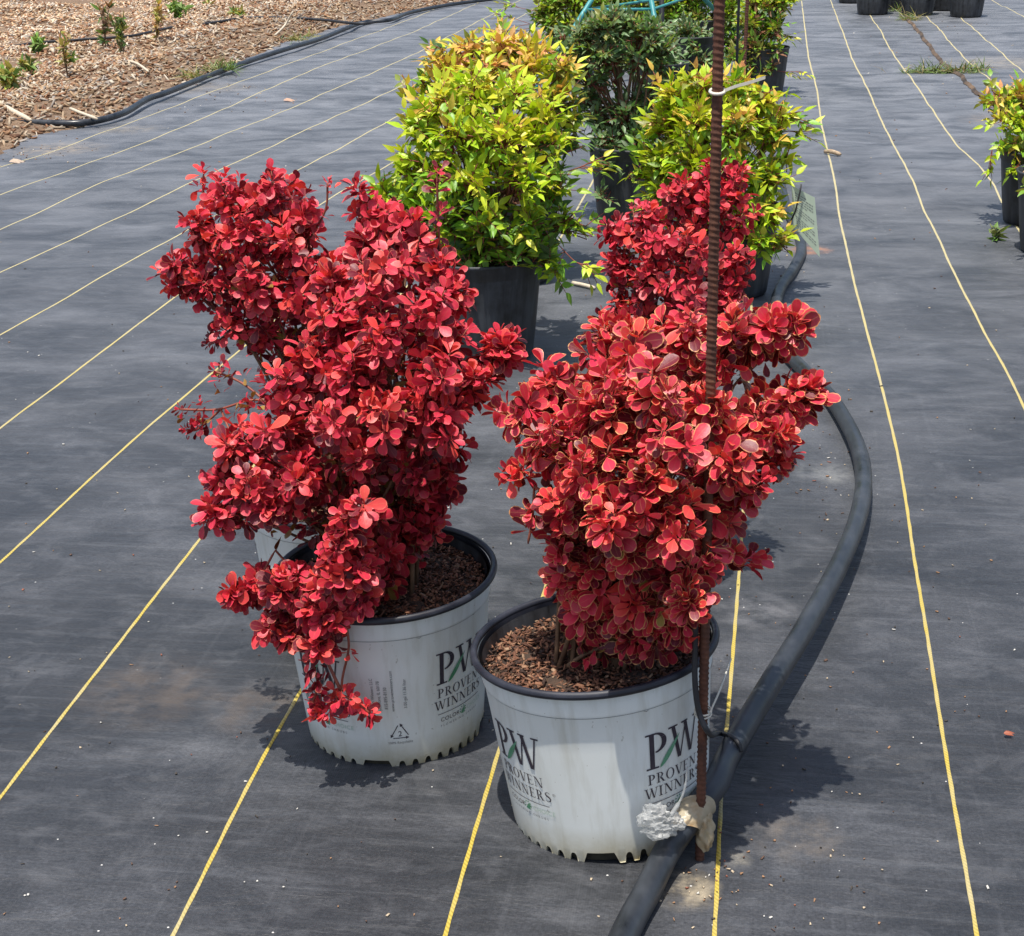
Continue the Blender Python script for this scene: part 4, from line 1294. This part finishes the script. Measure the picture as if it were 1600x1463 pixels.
# ------------------------------------------------------------------ rods, pipe, tubes
def rebar(p0, p1, r, seg=14, pitch=.0064):
    b = MB()
    p0, p1 = Vector(p0), Vector(p1)
    L = (p1-p0).length; n = int(L/.0011)
    ax = (p1-p0).normalized(); a = ax.orthogonal().normalized(); c = ax.cross(a)
    vs = []
    for i in range(n+1):
        z = L*i/n
        for k in range(seg):
            th = 2*PI*k/seg
            ph = (z/pitch+.55*abs(((th/PI) % 2)-1)) % 1.0
            rib = .0008*max(0, math.sin(ph*2*PI))
            if abs(math.sin(th)) < .12: rib = .0007
            q = p0+ax*z+(a*math.cos(th)+c*math.sin(th))*(r+rib)
            vs.append(q)
    fs = [(i*seg+k, i*seg+(k+1) % seg, (i+1)*seg+(k+1) % seg, (i+1)*seg+k) for i in range(n) for k in range(seg)]
    fs.append(tuple(n*seg+k for k in range(seg)))
    b.add(vs, fs)
    return b


B0 = gp(1093, 1350)
topv = at(1124, 10, B0.y)
ax = (topv-B0).normalized()
rod = rebar(B0-ax*.05, B0+ax*1.28, .0052)
tag(rod.build('rebar_stake', M['rust'], None, True), 'tall rusty ribbed rod standing beside the nearest white pot', 'rebar', 'rusty steel rods')


def rod_at(py):      # point on the rod axis at photo row py
    best = min(range(0, 1300), key=lambda i: abs(proj_y(B0+ax*(i/1000))-py))
    return B0+ax*(best/1000)


def proj_y(P):
    d = P-CAM
    return H_PX/2-F_PX*d.dot(cu)/d.dot(fw)


def proj_x(P):
    d = P-CAM
    return W_PX/2+F_PX*d.dot(cr)/d.dot(fw)


C2 = gp(1160, 176)
rod2 = rebar(Vector((C2.x, C2.y, -.03)), Vector((C2.x+.02, C2.y, 1.25)), .0085, 10, .012)
tag(rod2.build('rebar_stake', M['rust'], None, True), 'rusty ribbed rod farther back, behind the yellow nandina', 'rebar', 'rusty steel rods')
b = MB(); b.tube([(C2.x-.035, C2.y-.01, .0), (C2.x-.03, C2.y-.01, .6), (C2.x-.014, C2.y-.01, 1.2)], .0065, 8)
tag(b.build('riser_tube', M['tubeblack'], None, True), 'thin black tube upright beside the farther rusty rod', 'tube')
C3 = gp(1172, 100)
b = MB(); b.tube([(C3.x, C3.y, -.02), (C3.x+.005, C3.y, .5), (C3.x+.01, C3.y, 1.2)], [.02, .019, .018], 8)
tag(b.build('wooden_stake', M['wood_post'], None, True), 'brown wooden stake at the back beside the farther rusty rod', 'stake')

pipe_px = [(900, 1640, .018), (975, 1463, .018), (1012, 1392, .021), (1038, 1338, .031), (1062, 1300, .052), (1089, 1262, .068), (1120, 1222, .072), (1140, 1178, .066), (1200, 1075, .060), (1260, 978, .058), (1315, 875, .050), (1343, 800, .042), (1349, 740, .034), (1335, 685, .028), (1298, 622, .026), (1255, 578, .024), (1222, 540, .022), (1210, 500, .020), (1218, 455, .019), (1240, 420, .019), (1252, 392, .019), (1246, 360, .018), (1228, 320, .018), (1215, 260, .018)]
pp = smooth_path([gp(x, y, z) for x, y, z in pipe_px], 8)
b = MB(); b.tube(pp, .0158, 16)
tag(b.build('irrigation_pipe', M['pipe'], None, True), 'thick black irrigation pipe curving over the cloth past the nearest white pot', 'pipe')
hose_px = [(-200, 205, .03), (-80, 196, .03), (0, 190, .03), (60, 192, .03), (130, 192, .03), (190, 178, .035), (230, 155, .04), (262, 144, .04), (330, 117, .035), (400, 92, .035), (450, 76, .04), (500, 61, .035), (545, 43, .04), (570, 35, .03), (610, 31, .035), (640, 20, .03), (700, 8, .03), (775, -2, .03), (900, -18, .03)]
b = MB(); b.tube(smooth_path([gp(x, y, z) for x, y, z in hose_px], 8), .016, 12)
tag(b.build('irrigation_hose', M['pipe'], None, True), 'black hose lying along the edge between mulch bed and ground cloth', 'hose')
for pl_, rr in (([(-120, 84), (0, 75), (60, 67), (130, 62), (200, 57), (240, 49), (268, 43)], .010), ([(318, 38), (350, 33), (385, 28), (440, 28), (500, 31), (560, 37), (590, 34)], .011)):
    b = MB(); b.tube(smooth_path([gp(x, y, .075) for x, y in pl_], 8), rr, 8)
    tag(b.build('drip_line', M['tubeblack'], None, True), 'thin black drip line crossing the chips at the left edge' if pl_[0][0] < 0 else 'thin black drip line in the chips that reaches the hose near the top', 'hose', 'drip lines in the mulch bed')

# thin feeder tube up the rod from the pipe
side = cr*-.0095
fp = [rod_at(930)+side*1.1+Vector((0, -.006, 0)), rod_at(1000)+side*1.1+Vector((0, -.006, 0)), rod_at(1060)+side*1.0+Vector((0, -.008, 0)), rod_at(1108)+side*.4+Vector((0, -.0115, 0)), rod_at(1140)-side*.9+Vector((0, -.010, 0)),
      gp(1122, 1146, .075), gp(1140, 1150, .080), gp(1153, 1160, .082), gp(1158, 1175, .072)]
fp[5:] = [Vector(p) for p in fp[5:]]
b = MB(); b.tube(smooth_path(fp, 6), .0033, 8)
tag(b.build('feeder_tube', M['tubeblack'], None, True), 'thin black feeder tube running from the thick pipe up the near rusty rod', 'tube')
# string
b = MB(); q0 = rod_at(1108)+Vector((.008, -.008, 0)); q1 = at(1142, 1030, B0.y+.16)
b.tube(smooth_path([q0, q0.lerp(q1, .5)+Vector((0, 0, -.004)), q1], 6), .0012, 6)
tag(b.build('string', M['tie'], None, True), 'thin white string slanting up from the near rusty rod to the pot side', 'string')


def loop_tie(c, r, wid, name, label, turns=1, tail=None):
    root = empty(name, c)
    tag(root, label, 'cable tie', 'white ties on the near rusty rod')
    b_ = MB()
    for k in range(turns):
        z0 = (k-(turns-1)/2)*wid*1.6
        pts = []
        for i in range(21):
            th = 2*PI*i/20
            pts.append(Vector((r*math.cos(th), r*math.sin(th), z0+.002*math.sin(th))))
        b_.tube(pts, wid/2, 6, False)
    b_.build('loop', M['tie'], root, True)
    if tail:
        t_ = MB()
        pts = smooth_path([Vector(p)-c for p in tail], 6)
        for i in range(len(pts)-1):
            a, d = pts[i], pts[i+1]
            w = Vector((0, 0, wid*.45)); tk = Vector((0, -.0006, 0))
            t_.add([a-w, d-w, d+w, a+w, a-w+tk, d-w+tk, d+w+tk, a+w+tk], [(0, 1, 2, 3), (7, 6, 5, 4), (0, 4, 5, 1), (3, 2, 6, 7)])
        t_.build('tail', M['tie'], root)
    return root


c = rod_at(143)
loop_tie(c, .0072, .0034, 'cable_tie', 'white cable tie with a long tail high on the near rusty rod', 1, [c+Vector((.007, -.003, .001)), at(1150, 135, B0.y-.004), at(1175, 128, B0.y), at(1196, 121, B0.y+.004)])
loop_tie(rod_at(1112), .0092, .0024, 'twist_tie', 'two white turns of twist tie low on the near rusty rod', 2)

# crumpled clear plastic and yellowed tape that tie the rod to the pipe
from mathutils import noise as mnoise


def crumple(center, size, n=14, seed=0, squash=1.0):
    r_ = random.Random(seed)
    bm = bmesh.new()
    bmesh.ops.create_icosphere(bm, subdivisions=4, radius=1)
    k = [Vector((r_.gauss(0, 1), r_.gauss(0, 1), r_.gauss(0, 1))).normalized() for _ in range(n)]
    for v in bm.verts:
        p = v.co.normalized()
        o_ = Vector((seed*1.7, seed*.6, 0))
        d = .95+.45*mnoise.noise(p*1.3-o_)+.30*mnoise.noise(p*2.9+o_)+r_.gauss(0, .05)
        v.co = Vector((p.x*size[0], p.y*size[1], p.z*size[2]))*max(.3, d)
    vs = [Vector(center)+v.co for v in bm.verts]
    bm.verts.index_update()
    fs = [tuple(v.index for v in f.verts) for f in bm.faces]
    bm.free()
    return vs, fs


# clear plastic knot left of the pipe, a strand leading up
pt_root = empty('plastic_knot', gp(1030, 1318))
tag(pt_root, 'crumpled clear white plastic knotted beside the pipe at the pot foot', 'plastic scrap')
inv = root_matrix(pt_root).inverted()
b = MB()
pc = min(pp, key=lambda p: abs(proj_x(p)-1070)+abs(proj_y(p)-1288))      # on the pipe, just left of the rod
cpt = at(1022, 1278, 1.572)
b.add(*crumple(cpt, (.019, .013, .016), 12, seed=4)); b.add(*crumple(cpt+Vector((.004, -.004, -.012)), (.018, .011, .011), 11, seed=8)); b.add(*crumple(cpt+Vector((.022, .000, -.004)), (.013, .009, .010), 9, seed=9))
b.build('crumpled_plastic', M['bag'], pt_root, False, inv)
b = MB(); q = cpt+Vector((.018, -.002, .004))
b.tube(smooth_path([q, q+Vector((.010, .006, .016)), q+Vector((.016, .010, .034)), q+Vector((.018, .012, .058))], 6), [.0026]*6+[.0014]*8+[.0009]*4+[.0005], 6)
b.build('strand', M['bag'], pt_root, True, inv)
# tape looping over the pipe and round the rod
tape = empty('plastic_tape', pc); tag(tape, 'yellowed plastic tape tying the near rusty rod to the thick pipe', 'tape')
inv = root_matrix(tape).inverted()
b = MB()
k_ = min(range(len(pp)), key=lambda i: (pp[i]-pc).length)
pdir = (pp[k_+2]-pp[k_-2]).normalized()
sdv = pdir.cross(Vector((0, 0, 1))).normalized(); upv = sdv.cross(pdir)
vs = []
NW, NA = 14, 48
for j in range(NW+1):
    f = j/NW-.5
    for i in range(NA+1):
        th = -1.3+5.0*i/NA
        rr = .0178+.0007*math.sin(i*.5+j*2.1)+.0013*abs(math.sin(j*1.6+1))
        off = pdir*(f*.036*(1+.25*math.sin(th*1.2))+.012*math.cos(th)+.006)
        vs.append(pc+off+(sdv*math.cos(th)+upv*math.sin(th))*rr)
b.add(vs, [(j*(NA+1)+i, j*(NA+1)+i+1, (j+1)*(NA+1)+i+1, (j+1)*(NA+1)+i) for j in range(NW) for i in range(NA)])
b.build('pipe_wrap', M['tape'], tape, True, inv)
b = MB()
rc = rod_at(1295)+cr*.003
vs = []
NR, NC = 20, 40
for j in range(NR+1):
    f = j/NR
    env = math.sin(PI*min(1, f*.92+.06))**.6
    for i in range(NC+1):
        th = 2*PI*i/NC
        rr = .0068*env+.0045+.0020*math.sin(4*th+j*.35)*env+.0013*math.sin(7*th-j*.5)
        vs.append(rc+ax*(.021-.046*f)+Vector((math.cos(th)*rr*.95, math.sin(th)*rr, .003*math.sin(th+1)))+cr*(.004*f)+Vector((0, -.002, 0)))
b.add(vs, [(j*(NC+1)+i, j*(NC+1)+i+1, (j+1)*(NC+1)+i+1, (j+1)*(NC+1)+i) for j in range(NR) for i in range(NC)])
b.build('rod_wrap', M['tape'], tape, True, inv)

# hanging card on the yellow nandina
kY = 4.26
K = [at(1237, 290, kY), at(1273, 309, kY+.02), at(1281, 402, kY+.02), at(1240, 356, kY)]
kn = (K[1]-K[0]).cross(K[3]-K[0]).normalized()
if kn.y > 0: kn = -kn
tr = empty('plant_tag', K[0]); tag(tr, 'pale plastic card with small print hanging on the yellow nandina', 'plant tag')
inv = root_matrix(tr).inverted()
b = MB()
b.add([p for p in K]+[p-kn*.0012 for p in K], [(0, 1, 2, 3), (7, 6, 5, 4), (0, 4, 5, 1), (1, 5, 6, 2), (2, 6, 7, 3), (3, 7, 4, 0)])
b.build('card', M['tagcard'], tr, False, inv)
b = MB()


def kp(u, v): return (K[0].lerp(K[1], u)).lerp(K[3].lerp(K[2], u), v)


r_ = random.Random(5)
for row in range(15):
    v0 = .12+row*.052
    if row in (5, 9): continue
    u0 = .12
    end = .88 if row % 4 else .6
    while u0 < end:
        w = r_.uniform(.05, .12)
        b.add([kp(u, v)+kn*.0006 for u, v in ((u0, v0), (min(end, u0+w), v0), (min(end, u0+w), v0+.016), (u0, v0+.016))], [(0, 1, 2, 3)])
        u0 += w+.025
b.build('small_print', M['inkgrey'], tr, False, inv)
b = MB(); b.tube([at(1252, 288, kY-.004), at(1250, 300, kY-.006), at(1243, 330, kY-.01), at(1233, 352, kY-.01)], .0022, 6)
b.build('fastener', M['tubeblack'], tr, True, inv)

# teal stand
apex = at(996, -114, 9.2)
stand = empty('tripod_stand', (apex.x, apex.y, 0)); tag(stand, 'teal metal tripod stand among the shrubs at the back', 'tripod stand')
inv = root_matrix(stand).inverted()
feet = [gp(826, 157), gp(1047, 158), gp(1178, 82)]
for f in feet:
    b = MB(); b.tube([apex, f], .014, 10); b.build('leg', M['teal'], stand, True, inv)
hz = .42
lp = [f.lerp(apex, (hz-f.z)/(apex.z-f.z)) for f in feet]
for i, j in ((0, 1), (1, 2), (0, 2)):
    b = MB(); b.tube([lp[i], lp[j]], .008, 8); b.build('brace', M['teal'], stand, True, inv)
b = MB(); b.tube([apex+Vector((0, 0, -.06)), apex+Vector((0, 0, .05)), apex+Vector((0, 0, .12))], [.035, .035, .02], 12); b.build('hub', M['teal'], stand, True, inv)
b = MB(); b.tube([at(1034, -100, 9.3), at(1034, 34, 9.3), at(1036, 60, 9.25)], .014, 8); b.build('riser', M['tubeblack'], stand, True, inv)


# ------------------------------------------------------------------ weeds, grass, twigs, scraps
def weed(px, py, top, wpx, label, cols, n=40, L=.05, group='weeds growing in the mulch bed', z=.04, seed=0, tall=False, ground=None, cat='weed', name='weed_plant'):
    random.seed(seed+100)
    p = ground if ground else gp(px, py, z)
    root = empty(name, p); tag(root, label, cat, group)
    inv = root_matrix(root).inverted()
    lv, st = Leaves(), MB()
    sc = px_scale(p)
    n = int(n*1.7); L = L*1.25; cols = tuple(tuple(min(1, x*1.5) for x in c_) for c_ in cols)
    H = (py-top)*sc/.93*1.1; Wd = wpx*sc*1.2
    ns = 3 if tall else 7
    for s in range(ns):
        tip = p+Vector((random.uniform(-1, 1)*Wd/2, random.uniform(-1, 1)*Wd/2, H*random.uniform(.6, 1.0)))
        pts = bez(p, p+Vector((0, 0, H*.5))+rand_dir()*.02, tip, 6)
        st.tube(pts, [.003]*6+[.0015], 4)
        for k in range(max(3, n//ns)):
            f = random.uniform(.25, 1)
            q = pts[int(f*6)]
            lv.add(q, rand_dir(.4), rand_dir(1.2), L*random.uniform(.6, 1.1), L*.3*random.uniform(.8, 1.3), jitter(random.choice(cols), .2), .2, .1)
    st.build('stalks', M['stem'] if tall else M['weed_stalk'], root, True, inv)
    lv.build('leaves', M['weed'], root, inv, LANCE)
    return root


M['weed_stalk'] = simple('weed_stalk', (.10, .12, .04), (.2, .2, .08), 40, .8, .1)
WG, WY, WD = (.13, .22, .05), (.32, .31, .08), (.08, .14, .04)
weed(60, 90, 62, 30, 'bright green leafy weed on the chips left, beside the drip line', (WG, (.16, .30, .06)), 60, .06, seed=1)
weed(14, 142, 108, 30, 'yellow green weed at the left edge above the hose', (WY, WG), 50, .07, seed=2)
weed(48, 122, 98, 26, 'olive weed to the right of the one at the left edge', (WY, WG, WD), 40, .06, seed=12)
weed(106, 122, 50, 22, 'tall thin dry weed left of the tallest one', (WY, WG, (.3, .2, .1)), 30, .05, seed=3, tall=True)
weed(112, 105, 85, 22, 'low green weed at the foot of the tall thin dry one', (WG, WY), 30, .05, seed=13)
weed(165, 80, 8, 24, 'tall spindly dark weed in the chips, tallest of the bed', (WD, WG, (.2, .12, .06)), 36, .06, seed=4, tall=True)
weed(190, 84, 30, 26, 'bushy olive weed to the right of the tallest one', (WG, WY, WD), 50, .05, seed=5)
weed(246, 68, 6, 22, 'dry yellow weed standing up to the top edge of the chips', (WY, (.38, .25, .1)), 40, .06, seed=6, tall=True)
weed(278, 30, 6, 24, 'round green weed near the top edge of the bed', (WG, (.16, .30, .06)), 60, .07, seed=7)
weed(326, 14, 6, 24, 'small pale weed far back in the bed', (WY, WG), 20, .06, seed=8)
weed(372, 32, 17, 30, 'green weed where the farther drip line starts', (WG, WY), 40, .06, seed=9)


def grass(px, py, wpx, dpx, hgt, n, label, cols, seed=0, z=None, dry=.2):
    r0 = random.Random(seed)
    p = on(px, py) if z is None else gp(px, py, z)
    sc = px_scale(p)
    root = empty('grass_clump', p); tag(root, label, 'grass', 'grass clumps rooted at the cloth edges')
    lv = Leaves()
    ysc = sc/.30
    for i in range(n):
        q = p+Vector((r0.gauss(0, .36)*wpx*sc/1.2, r0.gauss(0, .36)*dpx*ysc/1.2, .0))
        d = Vector((r0.gauss(0, .8), r0.gauss(0, .5), r0.uniform(.25, 1.0)))
        c_ = r0.choice(cols) if r0.random() > dry else (.40, .33, .17)
        k = r0.uniform(.8, 1.2)
        lv.add(q, d, Vector((r0.gauss(0, .4), r0.gauss(0, .4), 1)), hgt*r0.uniform(.5, 1.2), .006, (c_[0]*k, c_[1]*k, c_[2]*k), r0.uniform(.2, .7), .1)
    lv.build('blades', M['weed'], root, root_matrix(root).inverted(), LANCE)


grass(1470, 116, 90, 9, .09, 330, 'flat green grass clump on the seam of the cloth in front of the far pots', (WG, (.18, .28, .07), WD), 1)
grass(1524, 112, 40, 5, .09, 60, 'thin trailing grass at the right end of the flat clump', (WG, (.18, .28, .07)), 12)
grass(1422, 32, 30, 6, .11, 90, 'grass tuft at the foot of the middle far pot', (WG, WY), 2)
grass(1404, 20, 14, 4, .12, 50, 'grass tuft in the gap left of the middle far pot', (WG, (.18, .28, .07)), 3)
grass(345, 110, 38, 9, .10, 160, 'short grass at the hose edge of the bed, widest tuft', (WG, (.16, .28, .06)), 4, .03)
grass(303, 122, 24, 6, .09, 70, 'short grass tuft at the hose edge, left of the widest', (WG, WY), 5, .03)
grass(465, 64, 26, 7, .10, 80, 'grass tuft by the hose where the bed narrows', (WG, WY), 6, .03)
grass(488, 58, 16, 5, .09, 40, 'small grass tuft right of the one where the bed narrows', (WG, WY), 7, .03)
weed(1556, 384, 362, 24, 'tiny green seedling on the cloth in front of the black pot at the right', (WG, WD), 14, .035, 'seedlings on the cloth', .008, 22, ground=on(1556, 381), name='seedling', cat='seedling')


def twig(pts, r, label, m='stick', group=None, cat='twig'):
    b_ = MB(); b_.tube(smooth_path(pts, 4), [r]*(4*(len(pts)-1))+[r*.6], 7)
    tag(b_.build('twig', M[m], None, True), label, cat, group)


twig([on(1289, 243, .012), on(1300, 245, .016), on(1313, 248, .010)], .009, 'short brown stick lying across the white thread right of the yellow nandina')
twig([on(895, 449, .006), on(910, 453, .008), on(930, 457, .006)], .006, 'short pale twig on the cloth between the lime green and dark shrubs', 'straw')
twig([gp(-30, 140, .07), gp(10, 168, .06), gp(48, 188, .05)], .013, 'pale broken branch on the chips at the left edge', 'straw')
twig([gp(110, 170, .06), gp(130, 178, .06), gp(152, 186, .05)], .008, 'thin pale stick on the chips just above the hose', 'straw')
twig([gp(200, 95, .07), gp(215, 100, .075), gp(232, 112, .07)], .008, 'bent pale stick among the chips below the tallest weed', 'straw')
twig([gp(430, 55, .06), gp(445, 40, .10), gp(458, 18, .2)], .008, 'thin pale twig sticking up between the chips near the top', 'straw')
# a fallen leaf
random.seed(77)
for (px, py, lab, sz, cc) in ((443, 160, 'pale curled dry leaf lying alone on the cloth at the upper left', .07, (.62, .42, .30)), (15, 257, 'pale dry leaf on the cloth at the left edge under the bed', .07, (.62, .50, .38)), (1567, 1160, 'small curled reddish leaf on the cloth near the right edge', .016, (.42, .13, .07))):
    lv = Leaves(); p = on(px, py, .006)
    for k in range(2): lv.add(p, Vector((1, .3-.5*k, .12)), Vector((.1, -.35, 1)), sz*(1-.2*k), sz*.4, cc, .3, .15)
    root = empty('fallen_leaf', p); tag(root, lab, 'leaf', 'fallen leaves on the cloth')
    lv.build('blade', M['weed'], root, root_matrix(root).inverted(), LANCE)

# scattered bits of bark and grit
nb = 430
P = []
for i in range(nb):
    x, y = random.uniform(0, 1600), random.uniform(150, 1463)**1.0
    p = on(x, y, .0015); P.append(tuple(p))
for (cx, cy, sx, sy, k) in ((1480, 60, 60, 40, 40), (1240, 980, 120, 260, 80), (1290, 745, 20, 60, 30), (60, 240, 60, 12, 60), (330, 145, 90, 20, 70), (1200, 1390, 130, 50, 36), (1110, 1385, 40, 25, 28)):
    for i in range(k):
        x, y = random.gauss(cx, sx), random.gauss(cy, sy)
        if y > -5: P.append(tuple(on(x, y, .0015)))
P = np.array(P); n = len(P)
dist = P[:, 1]
size = np.stack([.0012+.007*rng.beta(1, 3.5, n), rng.uniform(.0008, .003, n), rng.uniform(.0006, .002, n)], 1)*(1+.25*np.clip(dist-2, 0, 8))[:, None]
pl = np.array([(.35, .20, .11), (.55, .45, .32), (.70, .68, .62), (.12, .07, .05), (.30, .11, .07), (.06, .05, .04)])
cc = pl[rng.choice(6, n, p=[.26, .22, .09, .24, .05, .14])]
tag(chips_mesh('debris', P, size, cc, M['chip'], tilt=.3), 'scattered specks of bark and grit on the ground cloth', 'debris', kind='stuff')
